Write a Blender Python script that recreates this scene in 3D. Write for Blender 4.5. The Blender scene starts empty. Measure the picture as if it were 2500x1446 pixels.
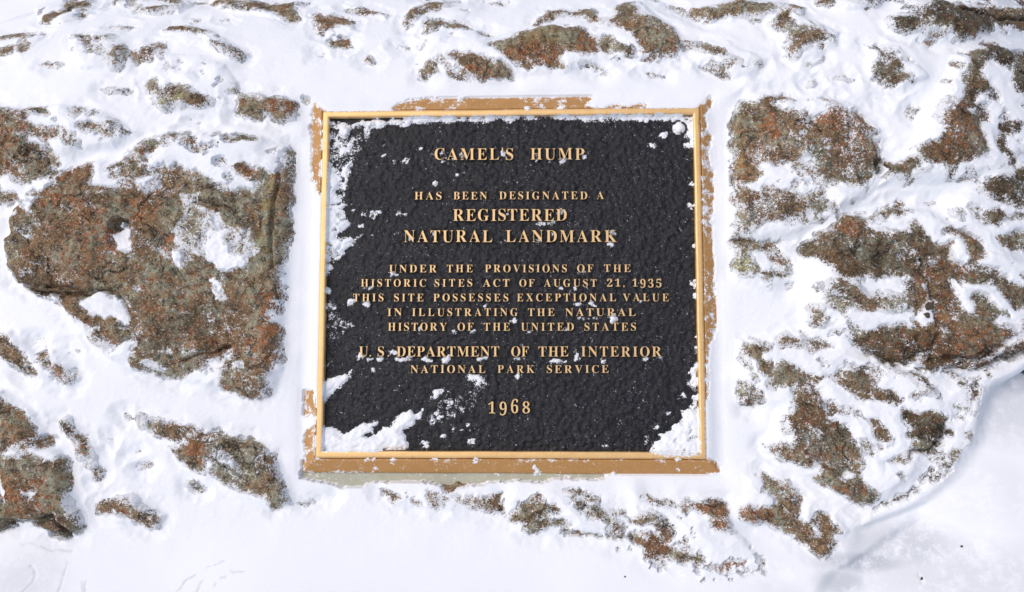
import bpy, math
import numpy as np
from mathutils import Matrix, Vector

# ------------------------------------------------------------------ camera, sky, sun, exposure
SC = bpy.context.scene
COL = SC.collection
SLOPE = math.radians(27.0)                      # the cairn's face rises 27 degrees from level
ORG = Vector((0.0, 0.0, 0.62))                  # plaque centre in the world
FACE = Matrix.Translation(ORG) @ Matrix.Rotation(SLOPE, 4, 'X')
FOV = math.radians(65.0)
F_PX = 1250.0 / math.tan(FOV / 2)
rx, ry, rz, tx, ty, DIST = CAMFIT = (-0.0862, -0.0309, -0.0002, -0.00255, 0.0186, 0.9634)
M3 = (Matrix.Rotation(rx, 3, 'X') @ Matrix.Rotation(ry, 3, 'Y') @ Matrix.Rotation(rz, 3, 'Z'))
T3 = Vector((tx, ty, -DIST))
cam_face = M3.to_4x4(); cam_face.translation = T3
cam_d = bpy.data.cameras.new('camera')
cam = bpy.data.objects.new('camera', cam_d)
COL.objects.link(cam)
cam_d.sensor_width = 36.0
cam_d.lens = 18.0 / math.tan(FOV / 2)
cam_d.clip_start = 0.02
cam_d.clip_end = 500
cam.matrix_world = FACE @ cam_face.inverted()
SC.camera = cam

SUN_DIR = Vector((-0.48, -0.12, 0.86)).normalized()
w = bpy.data.worlds.new('World'); SC.world = w; w.use_nodes = True
nt = w.node_tree
bg = nt.nodes['Background']
sky = nt.nodes.new('ShaderNodeTexSky'); sky.sky_type = 'NISHITA'; sky.sun_disc = False
sky.sun_elevation = math.asin(SUN_DIR.z)
sky.sun_rotation = math.atan2(SUN_DIR.x, SUN_DIR.y)
sky.air_density = 0.6; sky.dust_density = 4.0; sky.ozone_density = 0.3
nt.links.new(sky.outputs[0], bg.inputs[0])
bg.inputs[1].default_value = 0.15
sun_d = bpy.data.lights.new('sun', 'SUN'); sun_d.energy = 0.65; sun_d.angle = math.radians(140)
sun_d.color = (1.0, 0.985, 0.96)
sun = bpy.data.objects.new('sun', sun_d); COL.objects.link(sun)
sun.rotation_euler = SUN_DIR.to_track_quat('Z', 'Y').to_euler()
SC.view_settings.view_transform = 'Standard'
SC.view_settings.look = 'None'
SC.view_settings.gamma = 1.0
SC.view_settings.use_curve_mapping = False
SC.view_settings.exposure = 0.21
SC.cycles.max_bounces = 6

# ------------------------------------------------------------------ noise on arrays
_rs = np.random.RandomState(11)
_LAT = [(_rs.rand(256, 256).astype(np.float32) * 2 - 1) for _ in range(8)]

def vn(x, y, scale, seed=0, stretch=1.0):
    a = 0.6 + seed * 1.7
    X = (x * math.cos(a) - y * math.sin(a)) / scale + seed * 17.3
    Y = (x * math.sin(a) + y * math.cos(a)) / scale + seed * 7.9
    xi = np.floor(X).astype(np.int64); yi = np.floor(Y).astype(np.int64)
    fx = (X - xi).astype(np.float32); fy = (Y - yi).astype(np.float32)
    fx = fx * fx * fx * (fx * (fx * 6 - 15) + 10); fy = fy * fy * fy * (fy * (fy * 6 - 15) + 10)
    L = _LAT[seed % 8]
    x0 = xi & 255; x1 = (xi + 1) & 255; y0 = yi & 255; y1 = (yi + 1) & 255
    return ((L[y0, x0] * (1 - fx) + L[y0, x1] * fx) * (1 - fy) + (L[y1, x0] * (1 - fx) + L[y1, x1] * fx) * fy)

def ss(a, b, x):
    t = np.clip((x - a) / (b - a), 0, 1)
    return t * t * (3 - 2 * t)

def smax(a, b, k):
    h = np.clip(0.5 + 0.5 * (a - b) / k, 0, 1)
    return b * (1 - h) + a * h + k * h * (1 - h)

# ------------------------------------------------------------------ the land: cairn face and snowy ground, as heights over the plaque plane
MM = 0.001
TAN = math.tan(SLOPE)
MORT = -14 * MM                                # mortar level beside the plaque

def hinge(t, r, smax_):
    """0 for t<0, then a curve of radius r until slope smax_, then straight"""
    t = np.maximum(t, 0); te = r * smax_
    return np.where(t < te, t * t / (2 * r), te * smax_ / 2 + (t - te) * smax_)

FOOT = [(0.385, -0.292), (0.414, -0.280), (0.460, -0.261), (0.501, -0.230), (0.528, -0.192), (0.538, -0.153), (0.550, -0.127), (0.597, -0.100), (0.700, -0.068)]
def cairn(x, y):
    z = MORT + 0 * x
    z = z - hinge(y - 0.21 - 0.05 * np.clip(x, -.6, .6), 0.20, 1.25)
    z = z - hinge(x - 0.50 + 0.25 * np.clip(y, -.1, .3), 0.45, 0.9)
    z = z - hinge(-x - 0.52, 0.6, 0.9)
    # the cairn's foot curls under on the lower right
    yy = np.clip(y, FOOT[0][1], FOOT[-1][1])
    xf = np.interp(yy, [p[1] for p in FOOT], [p[0] for p in FOOT])
    q = (x - xf) * 0.80
    z = z - hinge(q, 0.012, 1.6) * ss(0.14, 0.20, x) * ss(FOOT[-1][1] + .10, FOOT[-1][1], y)
    return z

BANK = None
def ground(x, y):
    g = TAN * (-0.300 - y) - 0.018 + 0.058 * ss(0.34, 0.58, x) * ss(-.45, -.2, y)
    g = g + 0.006 * vn(x, y, 0.21, 3) + 0.003 * vn(x, y, 0.09, 4)
    if BANK is not None:
        e = (BANK[:, 1] - BANK[0, 1]); yy = np.clip(y, BANK[0, 1], BANK[-1, 1])
        xb = np.interp(yy, BANK[:, 1], BANK[:, 0])
        g = g - 0.007 * ss(-0.002, 0.020, x - xb) * ss(BANK[-1, 1] + .05, BANK[-1, 1] - .02, y) * ss(.9, .6, x)
    far = ss(1.0, 4.0, np.hypot(x, y))
    return g + far * 0.10 * vn(x, y, 1.7, 5)

def land(x, y):
    return smax(cairn(x, y) + 5 * MM, ground(x, y), 0.030)

Mi = np.array(M3.transposed()); Ti = np.array(T3)
CAMP = -(Mi @ Ti)
def px_to_face(pts, surf=land, n=60):
    p = np.array(pts, float)
    d = np.stack([(p[:, 0] - 1250) / F_PX, -(p[:, 1] - 723) / F_PX, -np.ones(len(p))], 1) @ Mi.T
    z = np.zeros(len(p))
    for _ in range(n):
        t = (z - CAMP[2]) / d[:, 2]
        X = CAMP[0] + d[:, 0] * t; Y = CAMP[1] + d[:, 1] * t
        z = z + 0.45 * (np.clip(surf(X, Y), -2.0, 0.5) - z)
    t = (z - CAMP[2]) / d[:, 2]
    return np.stack([CAMP[0] + d[:, 0] * t, CAMP[1] + d[:, 1] * t], 1)

flat = lambda x, y: 0 * x
BANK = px_to_face([(1960, 1500), (1985, 1446), (2010, 1402), (2100, 1352), (2155, 1310), (2210, 1270)])
field_level = lambda x, y: 0 * x - 7 * MM

# ------------------------------------------------------------------ where snow lies and where stone shows (outlines in source pixels of eight reading windows)
WIN = {'A': (0, 0, 2.951), 'B': (830, 0, 2.951), 'C': (1660, 0, 2.951), 'D': (0, 480, 2.951), 'E': (1660, 480, 2.951),
       'F': (0, 956, 2.951), 'G': (830, 956, 2.951), 'H': (1660, 956, 2.951),
       '1': (720, 220, 4.664), '2': (1240, 220, 4.664), '3': (740, 500, 4.808), '4': (1230, 500, 4.717),
       '5': (720, 780, 3.615), '6': (1240, 780, 3.615), 'P': (0, 0, 1.0)}
def rd(txt):
    out = []
    for ln in txt.strip().splitlines():
        ln = ln.strip()
        if not ln: continue
        h, s, *nums = ln.split()
        ox, oy, k = WIN[h]
        v = np.array([float(q) for q in nums]).reshape(-1, 2) / k + (ox, oy)
        out.append((float(s), v))
    return out

EXPOSED = rd("""
A 1 310 140 400 110 500 85 545 60 600 40 660 20 670 70 620 75 560 85 530 105 480 120 400 160 370 185 320 180
A .8 505 55 560 40 600 35 590 60 520 70
A .7 960 75 1010 55 1060 75 1130 80 1200 75 1250 80 1180 95 1100 110 1040 105 990 90
A .7 1080 15 1150 0 1250 5 1330 30 1370 50 1330 65 1270 50 1200 20 1120 20
A .7 780 40 840 5 910 0 870 25 810 50
A .9 1530 35 1620 20 1750 25 1850 30 1960 40 2060 35 2120 40 2110 70 2130 110 2150 150 2090 150 2040 120 1980 95 1880 85 1800 90 1720 90 1660 70 1600 50
A .85 2240 120 2290 95 2350 110 2420 120 2500 130 2560 170 2540 200 2479 200 2420 205 2370 235 2320 255 2290 240 2300 200 2260 160
A .85 2360 295 2400 275 2479 280 2520 290 2530 330 2479 345 2430 345 2390 320
A 1 1205 225 1250 200 1320 200 1370 215 1420 220 1480 230 1520 245 1490 280 1440 275 1400 255 1330 240 1250 240
A .8 1470 305 1540 315 1600 330 1680 360 1750 385 1790 410 1770 430 1720 410 1650 380 1580 350 1530 335
A .6 820 185 880 180 950 200 920 220 860 215
A .7 545 280 600 255 650 270 680 310 700 350 680 385 650 380 620 320 580 300
A .6 725 290 770 275 810 290 790 310 740 320
A .8 0 275 80 260 200 245 300 245 320 260 250 270 150 275 60 295 0 305
A .7 10 370 60 350 120 350 110 385 60 410 10 395
A .55 800 430 850 380 930 350 920 390 910 440 870 490 840 510 810 480
A .7 960 410 1010 400 1060 420 1060 350 1110 315 1180 320 1210 345 1180 370 1130 400 1120 440 1070 450 1010 465 970 440
A .5 1200 490 1240 500 1300 470 1340 480 1330 510 1280 520 1240 550 1200 520
A .4 1430 550 1480 540 1510 560 1470 580
A .45 720 640 800 625 900 645 930 665 870 680 780 660
A .9 1055 620 1090 595 1150 590 1150 640 1200 640 1250 600 1300 630 1360 650 1420 680 1500 710 1520 750 1470 775 1380 770 1300 765 1240 795 1180 800 1150 770 1160 710 1100 690 1060 660
A 1 1690 800 1720 750 1730 680 1790 690 1830 720 1900 730 1980 720 2040 750 2135 760 2140 830 2090 860 2060 885 1990 870 1930 830 1850 850 1780 830 1700 830
A .5 1650 680 1700 645 1740 660 1720 690
A .9 -60 770 0 780 50 800 130 830 200 790 280 770 350 780 370 830 320 850 260 840 240 880 300 920 380 930 460 940 460 985 390 1000 320 980 250 970 200 1000 260 1050 330 1080 400 1100 470 1150 450 1190 380 1230 300 1290 230 1350 180 1330 120 1280 60 1270 -60 1290
A .75 -60 1285 40 1330 60 1400 130 1420 150 1450 80 1470 -60 1490
A .35 530 800 600 780 650 810 590 850 540 840
A .55 600 920 680 900 760 890 830 890 870 930 850 970 780 990 720 970 640 955
A .35 1380 860 1460 850 1510 885 1450 905
A .4 1270 975 1380 965 1360 985
A .3 1480 970 1590 970 1560 1000
A .8 980 1110 1020 1060 1060 1025 1170 1020 1180 1060 1150 1100 1110 1130 1120 1160 1100 1210 1120 1240 1130 1290 1060 1300 980 1310 900 1310 870 1280 900 1250 830 1240 870 1200 940 1160 990 1140
A 1 250 1480 300 1440 370 1380 420 1330 470 1270 540 1230 620 1195 690 1175 710 1220 730 1290 720 1350 720 1480
A .78 1170 1370 1200 1260 1240 1250 1290 1240 1310 1210 1360 1240 1440 1250 1500 1300 1580 1310 1610 1350 1640 1480 1150 1480 1120 1400
A .65 950 1400 1060 1370 1120 1480 900 1480
A .95 1730 1230 1800 1205 1860 1240 1920 1225 1990 1270 2040 1250 2060 1180 2070 1100 2100 1050 2140 1060 2145 1120 2130 1250 2110 1500 1750 1500 1800 1400 1890 1400 1880 1330 1820 1320 1770 1290
A .4 1960 1100 2060 1080 2060 1120 1990 1110
A .6 -40 0 60 0 40 30 -40 40
A .5 180 15 260 -10 350 -10 350 5 260 20
A .5 560 130 620 105 650 115 600 145
A .4 1380 15 1500 10 1490 25 1400 30
A .4 1600 145 1660 130 1670 155 1610 160
A .5 2150 20 2250 15 2220 35 2160 40
A .4 1370 150 1440 150 1400 165
A .35 310 460 400 450 470 480 400 500
A .35 2260 370 2310 360 2320 400 2270 410
B .8 30 60 90 75 150 60 210 70 270 90 340 115 280 125 200 110 110 95
B .8 480 120 530 90 600 70 680 45 750 35 780 60 740 75 680 100 640 120 580 140 540 165 500 170 480 220 475 180
B .85 640 150 690 150 750 165 800 180 860 180 930 200 945 215 880 215 800 205 740 200 680 235 620 270 600 250 630 190
B .8 590 330 620 290 650 310 640 350 610 380 590 360
B .55 770 240 830 240 820 290 780 300
B .9 590 520 620 460 650 450 680 490 690 540 650 565 600 550
B .55 690 410 740 400 760 430 730 460 700 440
B 1 860 570 880 510 830 470 870 430 920 420 980 410 1040 440 1080 470 1170 480 1230 510 1250 560 1170 575 1080 585 1000 580 930 575
B .5 680 440 850 400 880 440 830 480 700 470
B .97 1090 350 1160 330 1240 320 1290 280 1370 250 1450 230 1550 220 1640 220 1690 230 1760 250 1810 290 1840 340 1850 390 1780 400 1700 400 1620 400 1560 440 1610 480 1520 500 1470 490 1410 510 1350 530 1310 510 1270 470 1230 430 1180 400 1130 370
B .85 1410 190 1440 150 1490 95 1560 100 1650 120 1700 115 1770 90 1820 90 1850 150 1870 190 1810 180 1760 140 1680 130 1600 130 1540 140 1500 170 1450 190
B .97 1940 200 1990 150 1980 100 2020 50 2110 45 2120 100 2100 130 2200 140 2260 170 2340 210 2400 260 2440 310 2450 370 2420 420 2340 430 2250 410 2200 400 2150 350 2120 300 2080 260 2020 210
B .85 1850 310 1920 290 2000 330 2060 340 2110 360 2110 430 2070 440 2000 400 1920 390 1860 370
B .5 2180 530 2260 525 2350 560 2250 550
B .5 400 340 470 310 520 320 500 360 440 360
B .6 170 430 220 405 250 440 240 465 190 450
B .45 1000 240 1080 235 1130 260 1070 260
B .6 990 10 1100 0 1220 10 1180 30 1060 35
B .4 2230 0 2330 -10 2360 60 2430 80 2500 110 2479 60 2400 30
B .4 560 400 585 410 570 460 555 450
B .3 1600 480 1700 470 1850 480 1940 530 1880 560 1750 520
B .5 560 0 650 -10 640 8 580 12
B .5 780 15 860 5 870 20 800 25
C .92 60 90 120 80 250 70 340 60 400 20 440 10 460 50 530 50 620 50 680 75 740 90 740 60 800 45 850 60 880 100 800 110 790 150 770 200 830 230 900 240 960 230 1010 220 1060 240 1105 270 1090 300 1000 310 930 320 870 350 840 400 790 435 770 410 770 330 740 270 680 240 640 190 690 140 700 105 620 110 520 130 430 140 340 130 280 155 200 165 140 140 80 110
C .7 -10 320 80 330 150 320 240 340 300 370 350 410 430 440 440 465 350 450 280 410 220 400 140 390 60 380 -10 360
C .6 170 490 220 440 280 460 310 510 350 560 290 545 240 510
C .35 510 480 560 450 600 470 560 520
C .4 910 460 980 440 1030 420 950 480
C .8 985 45 1010 0 1080 0 1100 50 1060 60 1020 45
C .95 1100 -20 1260 -20 1400 -20 1560 -20 1500 20 1430 50 1360 45 1280 30 1200 30 1150 20
C 1 1490 170 1500 150 1560 140 1620 140 1670 130 1680 90 1720 50 1700 0 1770 0 1760 40 1830 50 1880 60 1940 90 2000 75 2100 85 2200 90 2300 100 2400 115 2540 130 2540 245 2400 235 2300 215 2250 225 2180 250 2100 270 2040 290 2010 320 1960 290 1900 260 1830 250 1770 240 1700 225 1620 245 1560 245 1510 215
C .9 1850 0 1900 0 2000 30 2130 60 2200 75 2100 65 1980 40
C .9 2090 -10 2130 -10 2210 60 2140 40
C 1 2330 60 2380 50 2540 130 2479 125 2400 100
C .95 1350 350 1420 340 1440 380 1490 390 1540 410 1580 440 1590 480 1600 530 1640 580 1610 600 1540 635 1470 625 1420 590 1380 550 1370 490 1400 440 1400 390
C .6 1730 310 1770 290 1820 300 1790 330
C .97 2030 410 2100 400 2160 390 2140 350 2200 340 2250 390 2300 420 2400 420 2560 410 2560 900 2479 900 2440 870 2420 800 2430 740 2380 690 2340 640 2350 560 2330 500 2270 500 2200 500 2130 520 2090 560 2100 600 2170 640 2160 680 2100 690 2060 740 2070 790 2030 810 1990 830 2050 850 2160 850 2170 890 2100 930 2110 990 2150 1030 2180 1100 2120 1140 2040 1150 1980 1180 1940 1240 1860 1240 1800 1210 1760 1220 1700 1200 1670 1120 1700 1080 1780 1060 1850 1040 1850 980 1820 900 1840 840 1900 790 1990 750 2030 700 2000 640 1970 600 2020 560 2040 500 2060 450
C .5 1640 820 1660 760 1710 760 1720 800 1680 850
C .4 1060 710 1120 720 1080 740
C .7 910 600 950 580 990 575 980 600 930 615
C .35 1080 560 1170 550 1230 590
C .35 1400 720 1480 710 1470 740
C .93 375 860 400 790 450 745 540 770 590 740 620 705 680 685 760 700 815 730 800 750 740 745 690 750 640 770 690 800 740 850 770 870 790 830 860 820 890 870 960 880 1000 850 1050 810 1120 800 1200 800 1280 820 1340 860 1380 920 1405 970 1400 1010 1430 1050 1440 1100 1430 1200 1440 1260 1380 1280 1340 1330 1270 1360 1190 1350 1120 1320 1060 1300 1000 1260 950 1200 900 1160 850 1140 790 1170 720 1220 650 1225 600 1200 540 1220 560 1280 520 1330 440 1340 400 1310 375 1200 370 1050 370 950
C .92 1440 1180 1500 1190 1560 1180 1640 1150 1700 1150 1700 1220 1640 1250 1560 1280 1480 1300 1440 1270
C .85 2250 920 2330 900 2420 930 2370 980 2310 1010 2300 1090 2330 1140 2390 1150 2370 1210 2320 1240 2280 1220 2290 1160 2250 1090 2240 1000
C .92 2120 1330 2200 1310 2300 1290 2380 1240 2440 1200 2560 1190 2560 1500 2160 1446 2130 1380
C .6 380 1340 440 1370 500 1400 600 1350 660 1370 720 1400 800 1400 860 1390 960 1370 1020 1390 1000 1500 390 1500
D 1 55 500 80 400 90 300 100 220 130 150 170 90 230 20 300 -30 2110 -30 2100 150 2090 300 2050 520 2040 600 2060 660 2050 750 1980 770 1960 830 1980 900 2040 920 2050 1000 2040 1100 2000 1170 1980 1250 1940 1310 1950 1380 1880 1440 1780 1440 1650 1400 1600 1390 1660 1330 1620 1270 1700 1150 1640 1140 1560 1180 1550 1220 1420 1260 1370 1300 1300 1330 1130 1270 1080 1230 1000 1220 990 1180 1040 1170 1020 1110 1080 1090 1040 1010 950 1040 900 1060 680 1030 770 960 690 930 520 850 440 770 350 720 250 680 150 620 90 580
D 1 -60 980 0 1000 50 1020 120 1080 180 1150 200 1200 280 1220 290 1250 250 1280 190 1290 130 1250 80 1180 0 1130 -60 1100
D .87 200 1050 280 1040 330 1090 390 1160 400 1200 460 1190 520 1250 560 1330 530 1360 460 1350 400 1310 370 1240 310 1190 260 1110
D .3 400 1100 480 1080 560 1120 500 1150
D .7 -60 0 150 0 80 50 -60 70
D 1 -60 1390 10 1420 60 1500 -60 1500
E .78 390 -20 600 -20 900 0 1040 50 1020 100 900 130 800 160 700 190 620 210 560 240 460 260 400 270 375 200 390 100
E .6 920 150 1030 180 980 200
E .77 360 320 440 310 520 310 600 340 680 300 760 300 800 320 700 350 640 380 600 400 520 400 480 420 530 480 550 530 510 560 430 560 360 540 360 490 390 450 380 390
E .6 570 550 640 540 670 570 620 600 570 585
E .55 680 490 740 480 780 520 740 550
E .5 630 390 670 410 650 440
E .5 770 640 800 640 800 670 770 670
E 1 850 350 900 320 980 280 1080 240 1130 200 1190 150 1280 160 1350 160 1420 100 1460 75 1560 90 1600 120 1540 150 1440 165 1340 190 1290 200 1280 240 1330 260 1420 270 1530 280 1590 270 1580 220 1630 200 1690 240 1710 310 1760 370 1820 360 1900 360 1900 420 1880 470 1940 490 2020 490 2060 460 2020 400 2040 370 1970 310 1850 280 1880 260 1980 265 2060 300 2120 350 2170 410 2110 440 2070 480 2130 540 2200 560 2260 600 2310 650 2400 640 2560 680 2560 800 2350 820 2300 760 2200 680 2130 640 2020 600 1950 600 1870 570 1880 640 1920 700 1950 770 1960 830 1990 870 2060 870 2100 830 2050 740 2070 710 2150 750 2190 800 2230 850 2180 910 2220 940 2310 950 2320 1010 2250 1080 2180 1150 2080 1180 1980 1170 1900 1200 1830 1250 1760 1250 1700 1210 1720 1150 1680 1150 1640 1180 1560 1200 1480 1210 1420 1180 1340 1130 1250 1080 1200 1040 1230 990 1330 970 1420 940 1500 930 1620 950 1720 950 1790 920 1800 850 1790 760 1740 700 1700 640 1650 610 1560 600 1500 580 1380 600 1260 590 1140 590 1080 560 1050 500 1000 480 960 440 880 440 850 400
E .93 1000 680 1030 640 1100 630 1200 640 1260 700 1300 730 1400 720 1520 720 1560 680 1540 620 1620 610 1680 640 1720 700 1740 740 1700 800 1640 850 1560 850 1450 830 1340 830 1220 820 1180 790 1090 810 1130 760 1080 720 1010 710
E .87 880 870 900 830 970 820 1000 860 1070 890 1020 920 990 960 950 970 900 930
E .78 690 1050 720 1010 760 1040 850 1060 850 990 930 1010 1010 1020 1080 1080 1040 1100 980 1120 920 1130 870 1090 780 1070 720 1080
E .93 440 1110 470 1070 540 1070 620 1090 560 1130 560 1180 620 1200 650 1260 710 1210 800 1230 840 1270 920 1270 990 1280 1060 1290 1110 1260 1180 1240 1230 1240 1310 1240 1350 1290 1350 1350 1400 1390 1480 1410 1530 1440 1500 1470 1420 1446 1300 1410 1200 1410 1130 1370 1100 1320 1000 1310 960 1360 980 1480 790 1480 800 1350 730 1340 660 1380 600 1350 640 1300 570 1240 540 1180 460 1140
E .5 1060 990 1130 980 1120 1005 1060 1010
E .65 420 1400 440 1370 500 1400 490 1470 440 1470
E .45 480 1280 530 1290 540 1330 500 1300
E .45 450 1200 490 1210 500 1240
E .87 2080 150 2140 120 2220 110 2240 90 2340 130 2430 160 2400 190 2280 190 2210 220 2130 190
E .7 1920 130 1950 120 2000 145 1980 170 1920 150
E .5 1750 60 1800 40 1840 50 1790 80
E .5 1520 50 1580 30 1630 50 1580 70
E .92 2140 -20 2560 -20 2560 110 2479 110 2380 90 2300 70 2200 40
E .92 2230 320 2310 290 2400 250 2560 230 2560 395 2400 385 2330 370
E .9 1860 1260 1870 1190 2000 1180 2130 1190 2200 1150 2300 1080 2400 1040 2560 980 2560 1110 2400 1150 2280 1180 2200 1240 2130 1300 2000 1300 1920 1300
E .85 2120 1300 2145 1300 2120 1400 2100 1460 2070 1460 2100 1380
E .85 2380 920 2440 890 2560 880 2560 1010 2400 1030 2330 1000
E .55 1600 1446 1660 1400 1740 1350 1700 1310 1780 1330 1850 1420 1790 1420 1700 1446
E .45 2180 850 2300 840 2310 870 2200 880
F 1 -60 0 0 20 40 40 100 90 180 150 240 220 280 280 280 330 230 360 170 380 110 410 70 440 100 460 200 450 300 470 380 500 430 510 470 470 510 500 520 600 530 700 520 790 540 850 580 900 590 970 560 1020 500 1055 420 1060 370 1030 330 970 270 930 200 900 130 940 60 960 0 1000 -60 1010
F .97 430 230 480 215 530 240 570 290 620 330 650 380 660 440 680 480 620 465 570 420 560 350 500 300
F .5 290 340 350 310 400 340 400 390 350 380
F .5 700 430 750 420 760 440
F .75 650 560 700 540 730 580 720 620 670 635 680 590
F .5 880 160 930 145 960 190 930 205
F .88 1000 200 1010 170 1080 200 1150 220 1220 230 1290 260 1320 300 1320 350 1260 340 1180 310 1100 280 1040 250
F .97 1320 440 1340 400 1400 380 1420 340 1480 345 1520 390 1530 450 1500 510 1490 570 1440 570 1380 530 1340 490
F .85 1560 290 1600 310 1660 350 1740 350 1820 360 1860 400 1900 450 1990 480 1990 540 2010 600 2020 650 2060 700 2100 780 2060 810 2000 830 1960 780 1900 730 1820 710 1750 690 1640 660 1560 620 1520 540 1560 500 1640 530 1720 560 1780 600 1740 540 1660 470 1600 420 1570 350
F .6 1350 650 1400 620 1440 650 1490 690 1450 730 1400 720 1360 680
F .83 690 830 750 800 820 770 900 770 960 780 1020 790 1020 820 1080 820 1150 850 1180 900 1150 950 1100 975 1040 960 970 910 920 870 860 850 790 860 720 880 690 870
F .45 1000 560 1040 530 1090 530 1060 580 1020 590
F .35 930 450 1000 450 980 470
F .35 760 340 820 340 820 370
F .3 2090 790 2200 800 2300 790 2400 760 2380 780 2250 820 2120 810
G .6 290 710 400 720 480 740 560 770 600 800 540 810 470 780 380 760 320 740
G .45 640 790 760 800 740 825 660 810
G .75 810 750 860 740 870 780 920 750 1000 750 1080 770 1150 740 1180 760 1160 800 1180 860 1100 875 1010 865 930 840 850 810
G .87 1210 900 1280 860 1300 820 1370 790 1440 785 1500 820 1560 820 1580 850 1500 870 1470 900 1560 920 1650 950 1600 960 1520 960 1460 990 1430 1020 1380 1020 1330 990 1320 930 1240 920
G .7 1640 730 1680 740 1700 770 1780 780 1860 820 1900 870 1990 930 2040 970 2020 1050 1940 1040 1900 980 1850 920 1790 880 1720 820 1660 770
G .6 1600 990 1700 1000 1800 1030 1890 1060 1820 1060 1700 1030 1600 1010
G .88 2070 900 2150 890 2230 850 2320 880 2360 920 2400 960 2400 1010 2360 1060 2310 1030 2280 970 2200 930 2120 930
G .97 2060 1040 2110 1030 2180 1040 2200 1080 2240 1020 2280 1040 2340 1100 2400 1150 2500 1180 2500 1200 2380 1200 2310 1180 2280 1220 2330 1250 2400 1310 2380 1325 2300 1320 2240 1290 2200 1250 2180 1180 2200 1120 2150 1090 2100 1070
G .6 1990 1140 2050 1130 2090 1140 2040 1155
G .8 2230 740 2300 760 2400 810 2500 820 2500 855 2400 840 2320 800 2240 765
G .5 1970 850 2050 860 2040 880 1980 880
G .4 2380 1100 2479 1100 2479 1120
H 1 780 -20 980 -20 990 60 1010 130 1030 210 1100 230 1190 260 1190 330 1240 390 1270 450 1280 560 1270 620 1300 680 1400 720 1410 780 1340 825 1270 800 1180 750 1100 700 1020 660 960 610 1000 560 970 510 880 510 780 500 680 440 620 400 600 375 700 370 790 370 800 320 780 270 730 280 740 200 760 140 800 100
H .72 430 -10 540 -10 545 60 500 120 460 110 450 50
H .95 1170 -10 1330 10 1400 0 1480 -10 1560 20 1570 80 1510 95 1420 60 1300 40
H .65 1190 100 1260 120 1300 170 1380 200 1420 250 1470 310 1440 350 1380 330 1330 270 1350 240 1280 180 1210 140
H 1 1570 130 1650 150 1720 160 1800 150 1890 170 1900 220 1880 280 1850 340 1870 380 1790 430 1700 440 1650 390 1680 340 1620 310 1630 250 1590 180
H .65 1460 500 1520 470 1640 420 1690 430 1600 480 1500 510
H .45 1370 360 1450 400 1500 340 1400 420
H .8 2100 0 2130 10 2100 80 2050 100 1990 160 1940 190 2000 120 2060 60
H .75 2040 300 2080 300 2080 370 2040 390
H .8 1960 420 2030 420 2010 460 1940 540 1860 560 1880 500
H .85 1830 500 1845 530 1815 640 1735 690 1645 750 1545 800 1420 845 1430 800 1500 790 1600 740 1700 680 1740 620 1790 560
H .97 590 590 640 620 720 640 790 650 800 700 870 760 860 820 850 880 880 940 940 900 1000 870 1060 880 1090 930 1140 960 1140 1020 1090 1040 1060 1100 1080 1150 1020 1190 960 1150 900 1090 860 1070 820 1020 740 980 670 960 600 930 530 920 460 890 440 830 480 800 560 820 640 840 690 810 670 740 620 680
H .88 -10 800 60 790 130 800 220 785 300 810 330 870 320 920 360 980 310 985 230 960 200 920 230 880 180 850 100 820 -10 830
H .6 0 1105 60 1110 80 1130 20 1135
H .65 -10 1180 90 1190 140 1170 190 1220 120 1230 -10 1220
H .83 230 1240 300 1250 360 1210 420 1190 460 1210 420 1260 450 1280 500 1300 490 1330 420 1330 370 1280 290 1290 240 1260
H .45 540 1310 600 1290 690 1330 650 1345 570 1320
""")
MORTAR_BARE = rd("""
P .95 742 1150 1480 1155 1478 1168 1415 1169 1340 1170 1280 1173 1200 1173 1165 1180 1125 1187 1108 1200 1088 1197 1074 1180 1033 1173 966 1173 898 1177 864 1190 830 1190 800 1180 770 1172 742 1165
P .4 738 238 752 236 764 246 756 258 740 250
""")
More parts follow.
